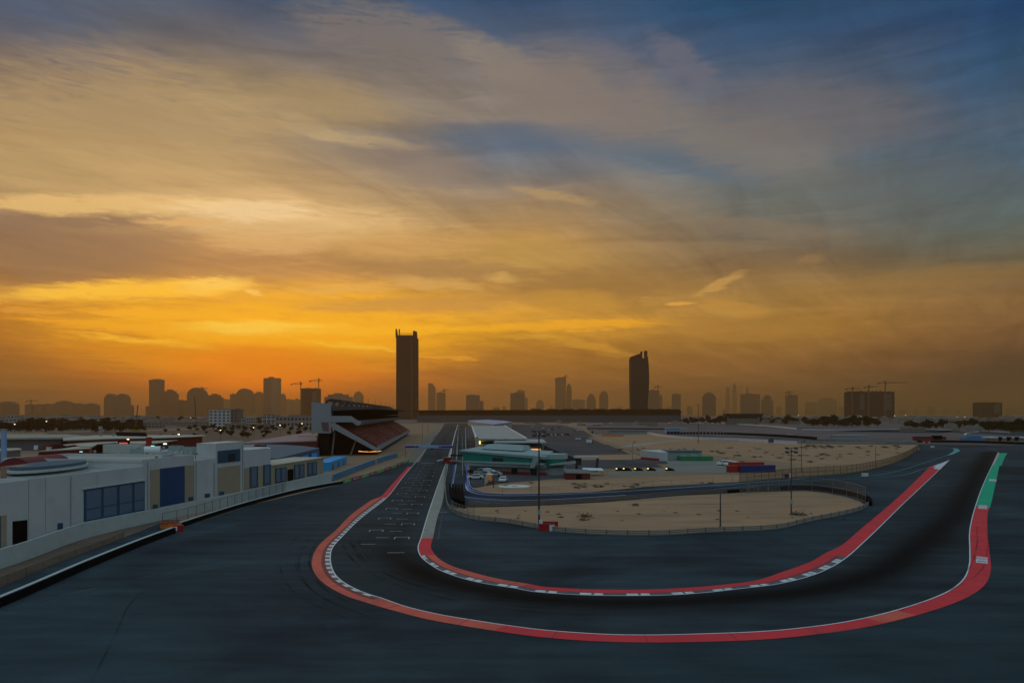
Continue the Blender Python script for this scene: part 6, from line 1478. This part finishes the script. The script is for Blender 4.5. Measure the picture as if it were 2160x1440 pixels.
for px, py, d, mm, lb in ((171,952.5,330,'tealamp','small teal light under the low cream canopy'),(322,940.5,280,'tealamp','pale green light under the canopy right of the red slab'),(348,936,300,'lampw','pair of white yard lights right of the green one')):
    p = D(px, py, d); t = MB(); t.box(-.6, .6, -.2, .2, -.1, .2, M[mm]); o_ = t.build('wall_light', None, lb, 'light', 'yard lights', loc=p); t = MB(); t.box(-1.1, 1.1, .201, .5, -p.z, .4, M['dsteel']); t.build('mounting', o_)
for px, py, lb in ((212,925,'left'), (238,927,'right')):
    small('white_pylon', px, 945, [('column', -.5, .5, 0, .8, 0, 12.5 if lb == 'left' else 9.5, M['conc']), ('sign_box', -1.3, .8, -.1, 1, 12.503, 14.6, M['conc'])] if lb == 'left' else [('column', -.5, .5, 0, .8, 0, 10.5, M['conc']), ('foot', -.8, .8, -.3, 1.1, 0, .4, M['concd'])], f'{lb} pale pylon rising through the cream canopies', 'pylon')
small('white_pylon', 6, 1040, [('column', -.6, .6, 0, .8, 0, 18.2, M['ltblue']), ('cap', -.7, .7, -.1, .9, 18.203, 18.6, M['conc'])], 'tall pale blue post at the left edge behind the workshop', 'pylon')
random.seed(71)
for k_ in range(22):
    px = 55 + (k_ * 7.3) % 330; py = random.uniform(944, 951) if px < 210 else random.uniform(938, 944)
    small('delivery_truck', px, py, [('body', -1.1, 1.1, -2, 4, .5, random.uniform(2.6, 3.8), random.choice([M['red'], M['carw'], M['dred'], M['carw']])), ('cab', -1.0, 1.0, -3.8, -2.01, .5, 2.3, M['carw']), ('wheels', -1.1, 1.1, -3, 3, 0, .49, M['tyre'])], 'red or white truck standing among the canopies behind the white building', 'truck', 'trucks in the yard', rz=random.uniform(-.9,.9))
rv = empty('red_arcade', (D(30, 980, 150).x, 150, 0), 'dark red barrel shaped arcade behind the near end of the workshop', 'arcade')
t = MB(); prof(t, [(-4.3,0),(4.3,0)] + [(4.3*math.cos(math.pi*k_/12), 9.4 + 4.3*math.sin(math.pi*k_/12)) for k_ in range(13)], 0, 14, M['dred']); t.build('vault', rv)
t = MB(); t.box(-2.8, 2.8, -.06, -.003, 7.5, 12, M['black']); t.build('opening', rv)
t = MB(); t.box(4.6, 8.5, 2, 12, 0, 11.6, M['red']); t.build('annex', rv)
# ---------------------------------------------------------------- trees
def tree_meshes(h, w, m, seed, dens=1.0):
    random.seed(seed); c = MB()
    lobes = [(Vector((random.uniform(-.32,.32)*w, random.uniform(-.32,.32)*w, h*random.uniform(.32,.80))), w*random.uniform(.20,.33)) for _ in range(8)]
    lobes.append((Vector((0,0,h*.62)), w*.33))
    for ctr, r in lobes:
        for _ in range(int(70*dens)):
            v = Vector((random.gauss(0,1), random.gauss(0,1), random.gauss(0,1))).normalized() * r * random.uniform(.55, 1.06); v.z *= .8
            p = ctr + v; a = Vector((random.gauss(0,1), random.gauss(0,1), random.gauss(0,1))).normalized(); b = a.cross(Vector((random.gauss(0,1), random.gauss(0,1), random.gauss(0,1)))).normalized(); s_ = h*random.uniform(.04,.08)
            c.poly([p-a*s_-b*s_*.6, p+a*s_*.2-b*s_, p+a*s_, p+b*s_*.8], m)
    t = MB(); t.cyl((0,0,0), h*.035, h*.02, h*.5, M['trunk'], 7)
    for k_ in range(4): a = k_*1.6; t.bar((0,0,h*.32), (w*.22*math.cos(a), w*.22*math.sin(a), h*.58), h*.018, h*.018, M['trunk'])
    return c.mesh('crown'), t.mesh('trunk')
TM = [tree_meshes(9, 10, M['leaf'], 1), tree_meshes(8, 9, M['leaf2'], 2), tree_meshes(10, 8, M['leaf'], 3), tree_meshes(6, 7.5, M['leaf2'], 4)]
def tree(px, py, sc, label, k_, x=None, name='broadleaf_tree'):
    p = G(px, py); r = empty(name, p, label, 'tree', 'trees around the circuit', random.uniform(0, 6)); r.scale = (sc, sc, sc)
    for nm, me in zip(('crown', 'trunk'), TM[k_ % 4]): o_ = bpy.data.objects.new(nm, me); COL.objects.link(o_); o_.parent = r
random.seed(31)
for k_ in range(50): px = -20 + k_*6.4 + random.uniform(-3,3); tree(px, random.uniform(898,904), random.uniform(1.2,1.9), 'dark tree in the belt behind the long pale roofed hall', k_)
for k_ in range(30): px = random.uniform(330,660); tree(px, random.uniform(908,925), random.uniform(.35,.7), 'small dusty bush tree on the brown scrub bank left of the grandstand', k_+1, name='scrub_tree')
for k_ in range(62): px = -20 + k_*5.2 + random.uniform(-3,3); tree(px, random.uniform(905,912), random.uniform(1.15,1.75), 'dark tree in the belt behind the long pale roofed hall', k_)
for k_ in range(26): tree(400 + k_*10.2 + random.uniform(-4,4), random.uniform(903,910), random.uniform(.55,1.0), 'olive tree in the thin row behind the sand bank left of the grandstand', k_+1)
for k_ in range(50): px = 1440 + k_*8.4 + random.uniform(-5,5); tree(px, random.uniform(891,895) if px < 1700 else random.uniform(896,901), random.uniform(1.4,2.2), 'dark round tree in the row beyond the far track loop', k_)
for k_ in range(18): tree(1920 + k_*8 + random.uniform(-3,3), random.uniform(902,906), random.uniform(1.0,1.7), 'dark green tree beyond the right hand track loop', k_+1)
for k_ in range(22): tree(2078 + k_*5.4 + random.uniform(-2,2), random.uniform(906,911), random.uniform(1.3,1.8), 'dark tree in the dense clump at the right edge', k_)
tree(1655, 896, 1.7, 'dark lone tree standing in front of the far tree row', 0)
# desert shrubs
random.seed(41)
def shrub_mesh(seed):
    random.seed(seed); c = MB()
    for _ in range(110):
        v = Vector((random.gauss(0,.45), random.gauss(0,.45), abs(random.gauss(0,.28)))); a = Vector((random.gauss(0,1), random.gauss(0,1), random.gauss(.8,.6))).normalized(); b = a.cross(Vector((random.gauss(0,1), random.gauss(0,1), random.gauss(0,1)))).normalized()
        c.poly([v - b*.03, v + b*.06 + a*.05, v + a*.34, v - b*.05 + a*.12], M['shrub'])
    return c.mesh('dry_shrub')
SM = [shrub_mesh(k_) for k_ in range(3)]
def shrub(px, py, s_, label): o_ = bpy.data.objects.new('dry_shrub', random.choice(SM)); COL.objects.link(o_); o_.location = G(px, py, .05); o_.scale = (s_*1.2, s_, s_*.75); o_.rotation_euler.z = random.uniform(0,6); tag(o_, label, 'shrub', 'dry shrubs on the sand')
shrub(1234, 1090, 1.6, 'bushy dry shrub on the sand island, the larger one right of the floodlight mast'); shrub(1230, 1097, 1.1, 'low dark shrub just below the bushy one on the sand island'); shrub(1183, 1091, .7, 'small shrub on the sand island between the mast and the bushy one')
shrub(1684, 1086, 1.9, 'round shrub at the foot of the twin-head floodlight mast'); shrub(1340, 1066, 1.2, 'shrub near the middle of the far edge of the sand island')
random.seed(43)
for k_ in range(26): shrub(random.uniform(1010,1790), random.uniform(1076,1098), random.uniform(.25,.6), 'tiny dry tuft scattered over the sand island')
for k_ in range(85):
    px = random.uniform(1280, 1900); y0 = 942 + 0*px; py = random.uniform(944, 975 if px > 1620 else 968)
    if px < 1480 and py > 955: continue
    if px > 1850 and py > 960: continue
    shrub(px, py, random.uniform(.7,1.8), 'dry shrub scattered over the sand infield')
for k_ in range(24): shrub(random.uniform(1060,1520), random.uniform(1018,1030) - 0, random.uniform(.5,1.2), 'dry tuft on the sand strip beside the pit exit lane') if True else None
for k_ in range(18): shrub(random.uniform(1690,1900), random.uniform(940,946), random.uniform(1.3,2.6), 'green brown bush in the line along the top of the infield')
# ---------------------------------------------------------------- low city
def house_mesh(w, dpt, h, m, seed):
    random.seed(seed); t = MB(); t.box(-w/2, w/2, 0, dpt, 0, h, m); t.box(-w/2-.2, w/2+.2, -.2, dpt+.2, h+.003, h+.5, m)
    if seed % 2: t.box(-w*.2, w*.25, dpt*.2, dpt*.7, h+.5, h+3, m)
    return t.mesh('low_house')
HM = [house_mesh(18,14,7,M['low'],1), house_mesh(30,16,6,M['low2'],2), house_mesh(14,12,9,M['low'],3), house_mesh(46,20,8,M['low2'],4), house_mesh(24,18,11,M['low'],5)]
random.seed(51)
def house(px, d, label, s_=1.0):
    o_ = bpy.data.objects.new('low_house', random.choice(HM)); COL.objects.link(o_); o_.location = ((px-CX)*d/F, d, 0); o_.scale = (s_, s_, s_*random.uniform(.7,1.15)); o_.rotation_euler.z = random.uniform(-.5,.5); tag(o_, label, 'house', 'low houses of the far town')
for k_ in range(190): house(random.uniform(-20,690), random.triangular(1000,3600,1500), 'pale low house in the hazy town at the far left', 1.3)
for k_ in range(70): house(random.uniform(1600,2180), random.triangular(1300,3400,1700), 'pale low house in the hazy town beyond the right hand trees', 1.25)
for k_ in range(46): tree(random.uniform(280,690) if k_ % 3 else random.uniform(-10,280), random.uniform(884,897), random.uniform(1.2,2.0), 'dark tree standing among the low houses of the far left town', k_)
for k_ in range(26): house(random.uniform(1110,1500), random.uniform(1250,1700), 'low hut on the flat ground before the long dark grandstand', .5)
for k_ in range(14): house(random.uniform(1900,2160), random.uniform(880,1150), 'low white house among the trees at the right', .6)
# street lamps
def street_lamp(px, py, z, label, mm='lamp', k=1.0, hh=None):
    d = (H - z) * F / (py - YH); p = Vector(((px-CX)*d/F, d, 0)); r = empty('street_lamp', p, label, 'street lamp', 'lit street lamps'); sz = max(.35, d/F*.75)*k
    t = MB(); t.cyl((0,0,0), .14, .1, z, M['dsteel'], 6); t.build('pole', r); t = MB(); t.box(-sz*1.1, sz*1.1, -.3, .3, z-sz*.45, z+sz*.45, M[mm]); t.build('lamp_head', r)
for a in ((31,894.5,12,'white lit lamp over the dark trees at the far left','lampw',1.3),(98,888.5,12,'white lit lamp right of the first over the dark trees','lampw',1.3),(221,889,12,'small white lamp left of the leaning crane boom','lampw',.6),(402,880.5,14,'small lamp left of the white apartment block','lampw',.6),(465,907,9,'yellow lamp at the foot of the white apartment block','lamp',1),
          (535,901.5,10,'yellow lamp between the apartment block and the office','lamp',1),(591,896.5,11,'yellow green lamp in front of the office','lamp',1.1),(637,893,11,'yellow lamp at the right end of the office','lamp',1),(377,915.5,9,'orange lamp above the tip of the long cream canopy','lamp',1.1),(270,926,8,'orange lamp on the zigzag cream canopy','lamp',1.1),
          (1887,876.5,17,'small lamp below the big unfinished block','lampw',.7),(1817,877,17,'small lamp left below the big unfinished block','lampw',.6),(2019,879.5,14,'left lamp of a pair in the brown haze at right','lamp',.6),(2035,879.5,14,'right lamp of a pair in the brown haze at right','lamp',.6),(1910,875,20,'lamp just right of the big unfinished block','lampw',.7),(1684,876,18,'lamp right of the squat tower','lampw',.6)): street_lamp(*a)
# ---------------------------------------------------------------- air
hm = bpy.data.meshes.new('haze')
x0, x1, y0, y1, z0, z1 = -15000, 15000, -2600, 15000, -1.2, 420
hm.from_pydata([(x, y, z) for z in (z0, z1) for y in (y0, y1) for x in (x0, x1)], [], [(0,2,3,1),(4,5,7,6),(0,1,5,4),(2,6,7,3),(0,4,6,2),(1,3,7,5)])
ho = bpy.data.objects.new('haze', hm); COL.objects.link(ho)
ho['kind'] = 'stuff'; ho['label'] = 'brown dusty evening haze fading the far skyline'; ho['category'] = 'haze'
m = bpy.data.materials.new('haze'); m.use_nodes = True
m.node_tree.nodes.clear()
v = m.node_tree.nodes.new('ShaderNodeVolumePrincipled')
v.inputs['Color'].default_value = (0.88, 0.50, 0.17, 1)
v.inputs['Density'].default_value = 0.00011
v.inputs['Anisotropy'].default_value = 0.45
o_ = m.node_tree.nodes.new('ShaderNodeOutputMaterial')
m.node_tree.links.new(v.outputs[0], o_.inputs['Volume'])
hm.materials.append(m)
